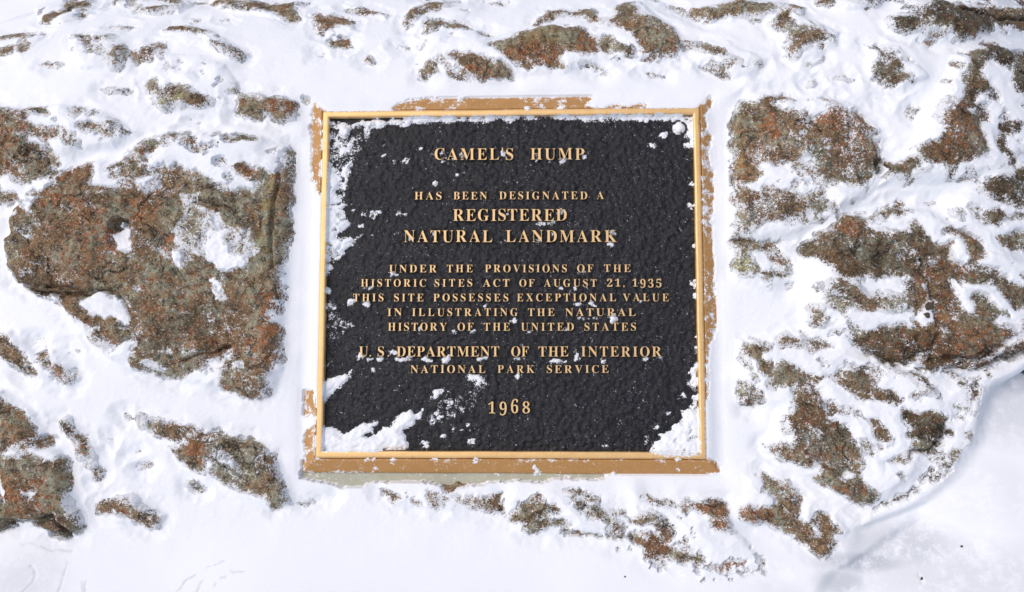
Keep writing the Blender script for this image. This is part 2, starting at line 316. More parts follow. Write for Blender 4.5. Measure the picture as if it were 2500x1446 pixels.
COVERED = rd("""
D .8 1320 0 1500 0 1480 60 1560 110 1640 160 1700 220 1830 240 1850 300 1900 350 1890 420 1830 460 1800 520 1700 545 1590 550 1570 480 1450 450 1380 490 1320 530 1290 430 1280 310 1330 220 1370 140 1340 60
D .85 1520 600 1580 610 1640 680 1700 740 1660 770 1580 750 1540 680
D .9 370 700 440 700 460 740 400 750
D .97 640 760 700 710 800 700 880 710 940 770 980 850 1020 960 990 980 900 920 860 880 800 900 720 850 640 800
D 1 820 280 880 240 940 215 975 250 980 380 940 410 880 380 850 320
D 1 150 140 190 125 205 160 170 190 150 170
D .75 200 40 240 0 330 0 300 100 330 140 280 140 220 100
D .65 990 640 1060 640 1100 690 1020 690
D .65 1330 830 1400 830 1400 880 1340 880
D .5 1480 840 1550 850 1530 880
D .5 940 740 990 760 1010 830 1040 850 990 830
D .6 1190 190 1240 190 1240 220 1200 220
D .7 1130 1110 1250 1090 1320 1120 1280 1150 1200 1140
D .9 1060 1190 1130 1180 1230 1230 1200 1270 1100 1240
D .55 230 290 300 300 290 340 240 330
D .55 1190 740 1230 750 1220 800
D .5 1880 1040 1930 1050 1900 1090
D .55 1700 1190 1800 1160 1800 1250 1720 1230
D .6 720 -10 760 30 850 20 940 -10
C .8 820 970 870 960 900 1000 860 1020 820 1010
E .6 1300 290 1350 300 1340 320
E .6 1620 330 1690 340 1690 380 1640 370
F .5 0 130 60 150 70 230 0 250
F .8 -60 270 60 300 90 340 70 400 -60 380
F .96 30 560 80 560 120 640 150 760 110 800 60 730 30 660
F .8 220 690 330 700 320 730 240 720
F .6 0 480 40 500 30 560 0 560
F .75 1580 420 1640 450 1700 520 1640 510 1580 460
F .6 1640 560 1720 640 1800 620 1840 660
F .65 950 840 1000 840 980 870
H .95 1120 610 1180 580 1250 590 1230 625 1150 630
H .8 940 970 1000 980 1030 1060 980 1050
H .75 690 700 740 680 740 720 700 730
""")
# bronze showing on the sloping rim
RIM_BARE = rd("""
B .75 380 790 430 740 500 720 640 705 760 695 900 700 1000 690 1200 690 1420 690 1560 690 1720 700 1820 700 1800 740 1760 770 1830 775 2190 770 2190 790 1800 800 800 820 380 830
B 1 900 700 1250 700 1250 800 940 800
1 .75 205 150 350 250 330 450 320 700 310 1000 300 1190 240 1150 230 950 200 800 200 600 180 400 190 250
5 .7 75 640 175 630 190 800 185 870 100 860 80 800
5 .6 100 1010 200 900 200 1215 70 1350 90 1200 95 1100
2 .57 2180 200 2300 90 2310 160 2260 300 2260 450 2300 520 2300 700 2320 950 2330 1200 2330 1446 2190 1446 2170 400
E .66 140 0 230 50 235 200 240 400 250 600 270 750 270 900 240 1030 200 1100 195 1446 170 1446 140 500
P 1 739 1153 771 1117 1726 1119 1763 1147 1700 1162 1250 1163
""")
PLAQUE_SNOW = rd("""
1 .92 690 345 900 355 1250 320 1500 308 2000 303 2472 293 2472 360 2200 355 2000 360 1800 370 1500 375 1350 385 1200 400 1050 410 950 440 850 470 780 500 760 440 690 430 640 380
1 .62 400 360 560 360 700 400 640 420 600 480 680 520 780 470 860 500 830 570 750 600 800 640 760 690 710 700 715 780 690 830 640 900 620 1000 600 1150 560 1250 530 1350 520 1446 355 1446 370 1100 385 800 395 500
1 .95 620 760 700 730 715 780 640 850 600 950 590 1150 550 1200 540 1050 530 920 560 850
1 .97 380 900 490 920 500 1080 480 1200 520 1300 500 1446 345 1446 360 1100
2 .9 -10 290 500 283 1000 270 1600 270 2000 280 2115 270 2118 680 2050 660 2010 620 2030 560 1980 500 2040 450 2030 400 1960 370 1870 380 1850 330 1750 340 1600 340 1500 330 1300 340 1160 350 1050 335 900 340 700 345 500 340 300 330 0 350
3 .96 250 -10 540 -10 460 60 540 200 520 280 450 330 400 380 520 350 600 370 700 330 620 420 560 460 640 520 600 500 540 470 500 540 490 590 440 650 340 700 340 760 300 810 270 850 250 600
3 .95 670 1000 700 960 860 955 850 985 780 1015
3 .92 500 1120 580 1050 600 1130 560 1165 510 1170
3 .42 265 1080 420 1120 430 1300 520 1446 255 1446
4 .9 380 190 600 180 600 220 400 245
4 .8 800 1290 1000 1280 1120 1300 1100 1320 880 1320
5 .5 250 0 480 0 520 50 400 100 380 150 290 170 250 130
5 .5 280 400 350 360 370 300 290 420 260 450
5 .97 238 530 330 510 400 490 470 480 500 430 490 510 430 560 350 600 310 660 270 720 240 700
5 .99 230 930 300 940 380 960 440 995 540 960 620 930 700 900 740 910 690 960 720 1020 790 960 860 910 930 830 1010 790 1060 830 1130 780 1120 870 1070 880 1030 950 940 980 960 1060 1000 1110 990 1150 880 1155 800 1160 740 1190 640 1185 560 1165 400 1160 235 1160
5 .85 1200 700 1240 620 1330 600 1330 630 1270 680
5 .75 1520 480 1620 480 1700 480 1690 580 1650 560 1560 520
5 .33 1180 900 1330 640 1500 600 1700 540 1650 700 1500 800 1300 900 1200 950
5 .95 880 340 1050 335 1020 355 900 375
5 .95 1600 340 1700 320 1700 345 1640 360
6 .95 360 335 530 335 520 365 380 360
6 1 600 340 610 300 630 265 640 330 650 350
6 .93 40 335 150 335 140 350 50 345
6 .8 1675 120 1640 160 1675 170
6 .8 1685 210 1630 230 1640 280 1685 280
6 .87 1685 350 1630 400 1590 480 1640 500 1570 580 1685 600
6 .96 1700 640 1620 660 1640 720 1580 780 1530 800 1520 860 1440 930 1430 980 1340 1000 1350 1040 1270 1070 1270 1140 1260 1160 1310 1190 1400 1200 1690 1190 1705 900
6 .85 1520 680 1560 640 1600 670
6 .9 1300 970 1350 920 1350 960
6 .9 1190 1100 1230 1020 1270 1000 1250 1060
""")
PLAQUE_HOLES = rd("""
5 .9 610 1040 680 1000 720 1020 650 1060
1 .5 690 380 770 380 810 430 760 450 700 420
""")
BLOBS = [  # small clumps stuck to the plaque: px, py, radius px, cover
 (992,393,9,.85),(936,383,5,.9),(960,394,5,.9),(1027,361,5,.9),(1054,370,5,.9),(1076,372,6,.85),(1129,376,7,.8),(1067,451,7,.85),
 (1084,394,7,.8),(1111,391,6,.8),(1117,424,4,.9),(1136,418,4,.9),(926,490,4,.8),(973,520,8,.9),(987,526,8,.85),(913,516,9,.75),
 (885,516,7,.8),(1624,327,9,.8),(1682,340,11,.9),(1598,351,8,.7),(1426,379,7,1),(1375,389,9,.85),(1309,381,5,.95),(1311,391,6,.9),
 (1339,394,5,.8),(1690,451,7,.9),(1689,503,7,.9),(915,525,9,.7),(881,550,10,.7),(846,542,8,.9),(863,512,4,.9),(999,583,7,1),
 (960,666,8,1),(900,741,10,.95),(797,706,9,1),(1181,741,6,.95),(1239,523,5,.95),(1056,571,5,.9),(1370,519,7,1),(1353,570,5,.9),
 (1315,583,8,.95),(1491,591,8,.95),(1497,570,6,.85),(1497,777,9,.9),(1255,778,8,.9),(1446,742,8,.85),(1406,742,6,.8),(1559,737,6,.9),
 (1694,597,9,.95),(1696,695,9,.95),(1694,720,8,.9),(1679,764,4,.95),(1406,702,7,.9),(1374,701,5,.85),(1438,704,4,.9),(1421,666,5,1),
 (1099,979,12,.75),(1085,1062,8,.95),(1107,1040,5,.95),(1124,1046,6,.85),(1140,1037,5,.95),(1149,1076,8,.85),(1041,1087,13,.75),
 (1046,876,9,.95),(1091,878,11,.97),(961,859,11,.95),(880,866,8,.95),(900,875,6,.9),(928,875,7,.95),(911,902,6,.8),(1572,875,7,.9),
 (1608,871,6,.95),(1470,882,5,.9),(1266,917,8,.7),(1633,1005,4,.95),(1480,1091,4,.95),(1240,585,4,.8),(1205,590,6,.7),(1112,806,5,.8),
 (1157,808,6,.8),(1290,808,5,.8),(1380,806,5,.8),(1022,806,5,.7),(850,790,7,.6),(835,810,6,.7),(862,815,6,.5),(1065,1010,5,.7),
 (1228,372,8,.95),(1170,920,6,.7),(1310,545,4,.9)]
RIM_SNOW = [(1308,1140,10,.97),(1312,1152,6,.9),(958,1127,9,.8),(895,1122,7,.8),(913,1146,5,.8),(1162,1123,8,.8),(1290,1122,5,.7),
            (1480,1123,4,.8),(1658,1122,6,.8),(1430,1123,5,.6),(1660,1148,5,.8),(1030,1158,3,.7),(1288,268,8,1),(1368,266,9,.95)]

# ------------------------------------------------------------------ stones of the cairn, outlines in source pixels, rise above the mortar in mm
STONES = [
 (24,'',[(20,655),(25,590),(50,510),(110,430),(180,400),(240,393),(290,395),(350,345),(450,325),(600,330),(716,356),(718,420),(714,500),(704,600),(696,700),(697,800),(694,900),(662,968),(600,974),(540,955),(430,930),(340,905),(230,840),(150,745),(60,705)]),
 (20,'',[(-60,255),(40,262),(130,252),(250,268),(330,320),(290,370),(200,372),(150,435),(60,492),(-60,515)]),
 (16,'',[(345,190),(390,140),(480,130),(560,160),(590,215),(560,262),(500,275),(400,280),(355,255)]),
 (17,'',[(572,225),(640,222),(728,250),(726,302),(668,296),(572,285)]),
 (16,'',[(175,85),(240,78),(300,90),(330,130),(300,185),(200,175),(170,130)]),
 (16,'',[(320,140),(350,105),(420,100),(425,150),(350,170)]),
 (18,'',[(395,75),(460,62),(530,80),(618,140),(560,150),(470,115),(400,90)]),
 (18,'',[(95,20),(160,5),(235,0),(235,40),(160,62),(100,68)]),
 (16,'',[(-40,80),(60,78),(120,90),(60,145),(-40,145)]),
 (16,'',[(255,5),(310,-12),(420,-12),(480,15),(440,40),(320,42)]),
 (18,'',[(505,2),(620,0),(740,8),(740,56),(640,44),(540,26)]),
 (18,'',[(745,30),(820,28),(875,50),(872,85),(780,92),(750,60)]),
 (16,'',[(790,92),(860,88),(870,120),(800,125)]),
 (18,'',[(840,12),(880,14),(955,38),(940,50),(870,40)]),
 (18,'',[(985,40),(1020,10),(1100,2),(1170,30),(1140,60),(1040,75),(990,70)]),
 (20,'',[(1020,90),(1040,45),(1130,52),(1190,90),(1245,120),(1262,192),(1180,205),(1050,200),(1020,180)]),
 (23,'',[(1180,115),(1250,85),(1340,62),(1440,64),(1480,20),(1560,10),(1640,70),(1670,120),(1660,155),(1560,155),(1480,150),(1380,185),(1280,190),(1200,150)]),
 (17,'',[(1300,66),(1330,26),(1470,20),(1490,62),(1400,72)]),
 (20,'',[(1670,25),(1790,0),(1900,8),(1965,25),(1960,50),(1860,60),(1730,62)]),
 (18,'',[(1862,55),(1930,40),(2045,80),(2040,110),(1940,155),(1900,120)]),
 (16,'',[(1655,98),(1760,100),(1870,140),(1860,185),(1780,195),(1700,160)]),
 (20,'',[(1985,-20),(2210,-20),(2200,20),(2060,28),(1990,18)]),
 (26,'',[(2155,55),(2230,0),(2300,10),(2560,30),(2560,100),(2420,90),(2330,112),(2200,92),(2160,75)]),
 (22,'',[(2108,112),(2190,112),(2260,190),(2200,225),(2120,190)]),
 (26,'',[(2200,380),(2260,290),(2320,140),(2400,108),(2560,120),(2560,330),(2430,440),(2280,450),(2140,460),(2150,400)]),
 (24,'',[(1784,590),(1784,300),(1800,250),(1880,222),(1960,240),(2080,255),(2140,310),(2160,430),(2110,475),(2030,545),(1960,575),(1860,590)]),
 (18,'',[(1774,590),(1900,580),(1960,600),(1945,680),(1880,710),(1790,690)]),
 (28,'',[(1935,610),(2040,540),(2150,500),(2260,520),(2400,600),(2560,660),(2560,850),(2460,862),(2380,900),(2260,915),(2210,880),(2060,850),(1955,790),(1960,740)]),
 (24,'',[(2360,460),(2440,400),(2560,380),(2560,630),(2420,620),(2300,560),(2300,500)]),
 (24,'',[(1795,830),(1950,800),(2070,850),(2200,900),(2290,930),(2320,1010),(2300,1080),(2230,1150),(2130,1240),(2060,1220),(1860,1100),(1890,1000),(1800,980)]),
 (18,'',[(1810,1145),(1900,1150),(1960,1200),(2050,1240),(2075,1300),(2010,1375),(1940,1330),(1870,1290),(1795,1270),(1790,1220)]),
 (17,'',[(1525,1180),(1620,1200),(1750,1215),(1810,1300),(1905,1390),(1820,1425),(1700,1420),(1610,1412),(1560,1380),(1540,1300)]),
 (15,'',[(1235,1180),(1400,1190),(1530,1240),(1540,1320),(1400,1305),(1270,1310),(1225,1270)]),
 (14,'',[(920,1180),(1060,1185),(1230,1190),(1240,1260),(1120,1255),(950,1235)]),
 (17,'',[(330,1000),(430,1010),(540,1060),(640,1080),(690,1140),(715,1240),(650,1240),(540,1200),(450,1140),(340,1050)]),
 (15,'',[(225,1215),(330,1200),(415,1250),(390,1295),(300,1280),(228,1260)]),
 (26,'',[(-60,945),(20,955),(90,1010),(110,1070),(165,1100),(188,1200),(205,1290),(160,1325),(100,1290),(50,1280),(-60,1310)]),
 (20,'',[(-60,805),(30,810),(80,870),(140,850),(195,930),(170,945),(80,920),(30,900),(-60,870)]),
 (16,'',[(135,1020),(180,1015),(235,1090),(255,1150),(230,1180),(180,1120)]),
 (22,'',[(2230,850),(2330,830),(2560,800),(2560,880),(2420,905),(2330,925),(2250,920)]),
 (16,'',[(2270,930),(2380,900),(2405,960),(2385,1090),(2310,1190),(2200,1262),(2110,1275),(2230,1150),(2310,1030)]),
 (16,'',[(2330,870),(2440,850),(2560,840),(2560,910),(2440,935),(2350,940)]),
]

# ------------------------------------------------------------------ rasterising outlines on the grid
STEP = 1.6 * MM
def axis(a, b, step, far_a, far_b):
    mid = np.arange(a, b, step)
    def tail(e, lim, s):
        out = []; d = step
        while abs(e) < abs(lim):
            d *= 1.42; e += s * d; out.append(e)
        return out
    return np.array(tail(mid[0], far_a, -1)[::-1] + list(mid) + tail(mid[-1], far_b, 1))
xs = axis(-0.735, 0.735, STEP, -60, 60)
ys = axis(-0.440, 0.560, STEP, -60, 60)
X, Y = np.meshgrid(xs, ys)
NY, NX = X.shape
cell_warp = 2.6 * MM
WX = X + cell_warp * vn(X, Y, 0.016, 1) + 1.3 * MM * vn(X, Y, 0.006, 2)
WY = Y + cell_warp * vn(X, Y, 0.016, 6) + 1.3 * MM * vn(X, Y, 0.006, 7)

def sd_poly(v, margin, warp=True):
    """signed distance (inside positive) on the sub-grid near the polygon"""
    x0, y0 = v.min(0) - margin; x1, y1 = v.max(0) + margin
    i0, i1 = np.searchsorted(xs, [x0, x1]); j0, j1 = np.searchsorted(ys, [y0, y1])
    sl = (slice(j0, j1), slice(i0, i1))
    PX = (WX if warp else X)[sl]; PY = (WY if warp else Y)[sl]
    if PX.size == 0: return sl, None
    d2 = np.full(PX.shape, 1e9); inside = np.zeros(PX.shape, bool)
    n = len(v)
    for k in range(n):
        ax, ay = v[k]; bx, by = v[(k + 1) % n]
        ex, ey = bx - ax, by - ay
        L = ex * ex + ey * ey + 1e-12
        t = np.clip(((PX - ax) * ex + (PY - ay) * ey) / L, 0, 1)
        d2 = np.minimum(d2, (PX - ax - t * ex) ** 2 + (PY - ay - t * ey) ** 2)
        if ay != by:
            c = ((ay > PY) != (by > PY)) & (PX < ex * (PY - ay) / ey + ax)
            inside ^= c
    d = np.sqrt(d2)
    return sl, np.where(inside, d, -d)

MARG = 0.03
E = np.zeros(X.shape)                       # how bare: 0 under snow, 1 clean
DB = np.full(X.shape, -MARG)                # distance to the nearest bare patch (positive inside)
def add_bare(lst, surf, wide=5.5 * MM, db=True):
    cents = []
    for s, v in lst:
        f = px_to_face(v, surf); cents.append(f)
        sl, sd = sd_poly(f, MARG)
        if sd is None: continue
        E[sl] = np.maximum(E[sl], s * ss(-1.2 * wide, 1.25 * wide, sd))
        if db: DB[sl] = np.maximum(DB[sl], sd - (1 - s) * 5 * MM)
    return cents
rock_polys = add_bare(EXPOSED, land)
ROCK_E = E.copy()
add_bare(MORTAR_BARE, lambda x, y: 0 * x + MORT, 1.5 * MM, db=False)
for s, v in COVERED:
    f = px_to_face(v, land); sl, sd = sd_poly(f, 0.008)
    if sd is None: continue
    E[sl] = np.minimum(E[sl], 1 - s * ss(-2.2 * MM, 2.2 * MM, sd))
    DB[sl] = np.minimum(DB[sl], np.where(s > .93, -sd, DB[sl]))

# the plaque's own rectangle
RW, RH = 0.46, 0.4204                        # outside of the raised border
RIDGE, RIMW, RIMH, FIELD = 7.6 * MM, 19 * MM, 12 * MM, -7 * MM
dx = RW / 2 - np.abs(X); dy = RH / 2 - np.abs(Y)
DR = np.where((dx > 0) & (dy > 0), np.minimum(dx, dy), np.where((dx < 0) & (dy < 0), np.minimum(dx, dy), np.minimum(dx, dy)))
ZP = np.where(DR > RIDGE, FIELD, np.where(DR > 0, 0.0, np.where(DR > -RIMW, RIMH / RIMW * DR, -0.2)))
ONP = DR > -RIMW
PE = np.where(DR > 0, 1.0, 0.0)
keepE = E.copy(); keepDB = DB.copy()
E[:] = 0; E[DR > 0] = 1.0
for s, v in RIM_BARE:
    f = px_to_face(v, lambda x, y: 0 * x - 6 * MM); sl, sd = sd_poly(f, 0.012)
    m = s * ss(-3.5 * MM, 2.0 * MM, sd)
    E[sl] = np.where(DR[sl] <= 0, np.maximum(E[sl], m), E[sl])
def cover_plaque(v, s, lvl, wide=2.4 * MM):
    f = px_to_face(v, lvl); sl, sd = sd_poly(f, 0.010)
    if sd is None: return
    PSD[sl] = np.maximum(PSD[sl], np.where(s > .7, sd, -1))
    keep_ridge = ss(RIDGE - 1.5 * MM, RIDGE - 0.3 * MM, DR[sl]) if lvl is field_level else 1.0
    if lvl is field_level: keep_ridge = np.maximum(keep_ridge, ((X[sl] > .12) & (Y[sl] < -.19)) * .9)
    E[sl] = np.minimum(E[sl], 1 - s * ss(-wide, wide, sd) * keep_ridge)
PSD = np.full(X.shape, -1.0)
def ring(cx, cy, r, n=10, seed=0):
    rr = np.random.RandomState(int(cx * 7 + cy + seed))
    return np.array([(cx + r * (0.45 + 1.0 * rr.rand()) * math.cos(a), cy + r * (0.35 + 0.9 * rr.rand()) * math.sin(a)) for a in np.linspace(0, 2 * math.pi, n, endpoint=False)])
for s, v in PLAQUE_SNOW: cover_plaque(v, s, field_level)
for a, b, r, s in BLOBS: cover_plaque(ring(a, b, r * 1.1, 13), s, field_level, 1.7 * MM)
for a, b, r, s in RIM_SNOW: cover_plaque(ring(a, b, r), s, lambda x, y: 0 * x - 4 * MM, 1.0 * MM)
for s, v in PLAQUE_HOLES:
    f = px_to_face(v, field_level); sl, sd = sd_poly(f, 0.008)
    E[sl] = np.maximum(E[sl], s * ss(-1 * MM, 1 * MM, sd))
BOLTS = [tuple(px_to_face([p], field_level)[0]) for p in ((842, 323), (1657, 314))]
BM = np.zeros(X.shape)
for bx, by in BOLTS:
    r = np.hypot(X - bx, Y - by)
    BM = np.maximum(BM, ss(8.5 * MM, 3 * MM, r))
    E = np.where(bx > 0, np.maximum(E, 0.85 * ss(7 * MM, 8.5 * MM, r) * ss(12 * MM, 10 * MM, r) * (Y > by - 3 * MM)), E)
    E = np.minimum(E, 1 - ss(7.6 * MM, 6.4 * MM, r + 1.0 * MM * vn(X, Y, .004, 3)))
E = np.where(ONP, E, keepE)
DBF = np.where(ONP, -MARG, keepDB)
# near the plaque the wind keeps snow pressed against the rim
# ------------------------------------------------------------------ relief
BASE = cairn(X, Y)
GR = ground(X, Y)
UNI = np.random.RandomState(3)
lump = (4.5 * vn(X, Y, 0.075, 1) + 1.8 * vn(X, Y, 0.034, 2)) * MM
fine_amp = 0.35 + 0.65 * ss(-8 * MM, 2 * MM, DBF)
ridged = 1 - np.abs(vn(X, Y * 1.15, 0.019, 4)) * 2
u_ = X * .82 - Y * .57; v_ = X * .57 + Y * .82
la = 2.6 * vn(u_, v_ * 1.8, 0.060, 3) + 0.5 * vn(X, Y, 0.012, 2); lf = la - np.floor(la)
ledge = np.floor(la) + ss(0.72, 1.0, lf) - 0.0
lb = 2.0 * vn(u_, v_ * 2.2, 0.026, 0) + 0.3 * vn(X, Y, 0.008, 2); lg = lb - np.floor(lb)
ledge2 = np.floor(lb) + ss(0.70, 1.0, lg)
fine = (2.6 * ledge + 1.5 * ledge2 + 1.0 * ridged + 1.5 * vn(X, Y, 0.0085, 5) + 1.1 * vn(X, Y, 0.0042, 6) + 0.75 * vn(X, Y, 0.0022, 7)) * MM * fine_amp
bulge = 3.2 * MM * ss(-9 * MM, 10 * MM, DBF)

# cracks, pits and ledges drawn on the stones (source pixels, width px, depth mm)
CRACKS = [([(2230,640),(2262,740),(2272,790),(2275,830),(2250,880)],4,7), ([(28,690),(80,702),(120,715),(200,722),(290,712)],5,8),
 ([(460,880),(520,862),(570,845)],4,5), ([(310,730),(330,790),(345,820)],3,4), ([(695,380),(690,450),(672,520),(668,600),(676,660)],5,5),
 ([(410,640),(440,670),(455,690)],2.5,2), ([(130,700),(250,715),(300,712)],5,6), ([(50,1275),(110,1262),(150,1255),(180,1310)],7,10),
 ([(2215,1105),(2250,1100),(2290,1070)],5,8), ([(2290,870),(2370,880),(2400,850),(2450,830)],5,8), ([(2300,905),(2370,915),(2420,890),(2520,850)],9,9), ([(2372,925),(2366,1000),(2340,1060)],3.5,5), ([(2130,1262),(2215,1218),(2270,1165),(2278,1120)],3,5), ([(2120,700),(2140,640),(2160,600)],4,4),
 ([(1960,1100),(2000,1130),(2060,1160)],5,4),([(2150,440),(2160,415),(2130,400)],7,10),([(2300,30),(2400,52),(2500,66)],5,8)]
CR = np.zeros(X.shape)
for pts, wpx, dep in CRACKS:
    f = px_to_face(pts, land); wd = wpx * 0.5 * MM
    x0, y0 = f.min(0) - 0.01; x1, y1 = f.max(0) + 0.01
    i0, i1 = np.searchsorted(xs, [x0, x1]); j0, j1 = np.searchsorted(ys, [y0, y1]); sl = (slice(j0, j1), slice(i0, i1))
    d = np.full(X[sl].shape, 1.0)
    for k in range(len(f) - 1):
        a, b = f[k], f[k + 1]; e = b - a; L = (e ** 2).sum()
        t = np.clip(((WX[sl] - a[0]) * e[0] + (WY[sl] - a[1]) * e[1]) / L, 0, 1)
        d = np.minimum(d, np.hypot(WX[sl] - a[0] - t * e[0], WY[sl] - a[1] - t * e[1]))
    CR[sl] = np.maximum(CR[sl], 1.7 * dep * MM * ss(wd * 1.5, 0, d))
def dimple(px, py, rxp, ryp, dep):
    global CR
    c = px_to_face([(px, py)], land)[0]
    q = np.hypot((WX - c[0]) / (rxp * 0.5 * MM), (WY - c[1]) / (ryp * 0.5 * MM))
    CR = CR + dep * MM * ss(1.25, 0.75, q)
dimple(308, 572, 30, 34, 14); dimple(302, 548, 17, 12, 10); dimple(520, 660, 14, 16, 4)
dimple(2130, 640, 16, 14, 6); dimple(2125, 1090, 12, 12, 5); dimple(2150, 425, 14, 12, 8)

auto = []
stones_face = [(h, px_to_face(p, land)) for h, _, p in STONES]
def inside(pt, v):
    r = False
    for k in range(len(v)):
        a = v[k]; b = v[(k + 1) % len(v)]
        if (a[1] > pt[1]) != (b[1] > pt[1]) and pt[0] < (b[0] - a[0]) * (pt[1] - a[1]) / (b[1] - a[1]) + a[0]: r = not r
    return r
for v in rock_polys:
    c = v.mean(0)
    if not any(inside(c, s[1]) for s in stones_face + auto):
        u = v - c
        cov = np.cov(u.T); ev, V = np.linalg.eigh(cov)
        sc = 2.1 * np.sqrt(ev) + 5 * MM
        a = np.linspace(0, 2 * math.pi, 14, endpoint=False)
        el = np.stack([np.cos(a) * sc[0], np.sin(a) * sc[1]], 1) @ V.T + c
        auto.append((7, el))
stones_all = stones_face + auto

ZR = BASE.copy()                              # rock and mortar together
ZLOW = BASE.copy()
stone_fields = []
plaque_cut = ss(-RIMW - 2 * MM, -RIMW - 7 * MM, DR)    # stones stay clear of the plaque
for h, v in stones_all:
    sl, sd = sd_poly(v, 0.012)
    if sd is None: continue
    rise = h * MM * (1 - (1 - np.clip((sd + 5 * MM) / (22 * MM), 0, 1)) ** 2.4)
    rise = np.where(sd < -5 * MM, (sd + 5 * MM) * 1.5, rise)
    low = BASE[sl] + (rise + lump[sl] * np.clip(rise / (12 * MM), 0, 1)) * plaque_cut[sl] + bulge[sl] - 3 * MM
    z = low + fine[sl] - CR[sl]
    z = np.where(plaque_cut[sl] < .02, -0.05, z)
    stone_fields.append((sl, sd, z))
    ZR[sl] = np.maximum(ZR[sl], z)
    ZLOW[sl] = np.maximum(ZLOW[sl], low - CR[sl] * 0.9)

def box(a, n):
    k = np.ones(2 * n + 1) / (2 * n + 1)
    a = np.apply_along_axis(lambda m: np.convolve(np.pad(m, n, 'edge'), k, 'valid'), 0, a)
    return np.apply_along_axis(lambda m: np.convolve(np.pad(m, n, 'edge'), k, 'valid'), 1, a)

# ------------------------------------------------------------------ snow surface
T = 0.84 + 0.12 * vn(X, Y, 0.010, 2) + 0.10 * vn(X, Y, 0.0048, 3) + 0.06 * vn(X, Y, 0.0028, 4) + 0.06 * UNI.randn(*X.shape).astype(np.float32)
Tp = 0.74 + 0.16 * vn(X, Y, 0.009, 2) + 0.16 * vn(X, Y, 0.0045, 3) + 0.14 * vn(X, Y, 0.0026, 4) + 0.08 * UNI.randn(*X.shape).astype(np.float32)
T = np.where(ONP & (DR > 0), Tp, T)
T = np.clip(T, 0.5, 0.97)
E = np.where(ONP, E, np.minimum(E, ss(-1.5 * MM, 5 * MM, ZR - GR + 2.5 * MM * vn(X, Y, .007, 1))))
# broad patchiness of the dusting
onst = ss(0.0, 2.0 * MM, ZR - BASE)
hint = np.clip(0.75 * vn(X * .82 - Y * .57, (X * .57 + Y * .82) * 1.9, 0.034, 2) + 0.35 * vn(X, Y, 0.012, 3) - 0.14, 0, .42) * ss(4 * MM, 12 * MM, ZR - BASE)
hint = hint * ss(-.42, -.30, Y)
E = np.where(ONP, E, np.maximum(E, hint))
E = np.where(ONP | (ROCK_E <= 0.02), E, np.minimum(E, onst))
u_ = X * .82 - Y * .57; v_ = X * .57 + Y * .82                # the stone's grain runs down to the right
patch = 0.26 * vn(u_, v_ * 2.0, 0.030, 5) + 0.18 * vn(u_, v_ * 1.6, 0.011, 6)
E = np.where(ONP | (E <= 0.02), E, np.clip(E - 0.04 - 0.05 * ss(.2, .4, X) + 1.25 * patch * ss(0.0, 0.22, E), 0, 1))
pp = 0.22 * vn(X, Y, 0.009, 1) + 0.22 * vn(X, Y, 0.0042, 5)
E = np.where(ONP & (E > 0.02) & (E < 0.985), np.clip(E + pp, 0, 1), E)
E = np.where(ONP & (DR < 0) & (E > .3), np.clip(E + pp * .8, 0, 1), E)
S = (1 - E) - T
S[(xs < -0.73)[None, :] | (xs > 0.73)[None, :] | (ys < -.43)[:, None] | (ys > .55)[:, None]] = 1 - 0.5
low_s = box(box(ZLOW, 5), 4)
low_s = np.maximum(low_s, ZLOW - 1.0 * MM)
away = ss(0, 22 * MM, -DBF)
soft = (0.8 * vn(X, Y, 0.030, 6) + 0.15 * vn(X, Y, 0.012, 5) ) * MM * (0.3 + 0.7 * away)
# joints: snow drifted into the gaps between stones
gap = ss(8 * MM, 0, low_s - (BASE))
zs_rock = low_s + 0.25 * MM + 0.8 * MM * np.clip(S * 1.3, 0, 1) + 3.5 * MM * away + 4.0 * MM * gap * away + soft + 0.55 * fine * (1 - away)
zs_pl = ZP + 0.4 * MM + 1.6 * MM * np.clip(S * 2.2, 0, 1) + 2.6 * MM * ss(0, 9 * MM, PSD) + 4.5 * MM * BM + 0.5 * MM * vn(X, Y, .004, 2)
# snow banked on the sloping rim: level it towards the border
rimt = ss(-RIMW * 1.05, -1 * MM, DR) * (DR <= 0)
zs_pl = np.where(DR <= 0, ZP + 0.4 * MM + 1.8 * MM * np.clip(S * 6, 0, 1) * np.clip(-DR / (5 * MM), 0.1, 1), zs_pl)
near = ss(-RIMW - 14 * MM, -RIMW, DR)
zs_rock = zs_rock * (1 - near) + near * np.maximum(BASE + 5.5 * MM, zs_rock - 2 * MM)
ZS = np.where(ONP, zs_pl, zs_rock)
grain = 0.10 * MM * UNI.randn(*X.shape)
ZSm = box(ZS, 4)
k_ = (DR < -0.4 * MM) * ss(-RIMW - 30 * MM, -RIMW - 12 * MM, DR) * ss(.5, .8, 1 - E)
ZS = ZS * (1 - k_) + k_ * ZSm
ZS = ZS + grain * (xs > -0.73)[None, :] * (xs < 0.73)[None, :]
# ground drift swallows the cairn's foot
foot = ss(-12 * MM, 4 * MM, GR - ZS)
ZS2 = np.where(ONP, ZS, smax(ZS, GR, 0.022))
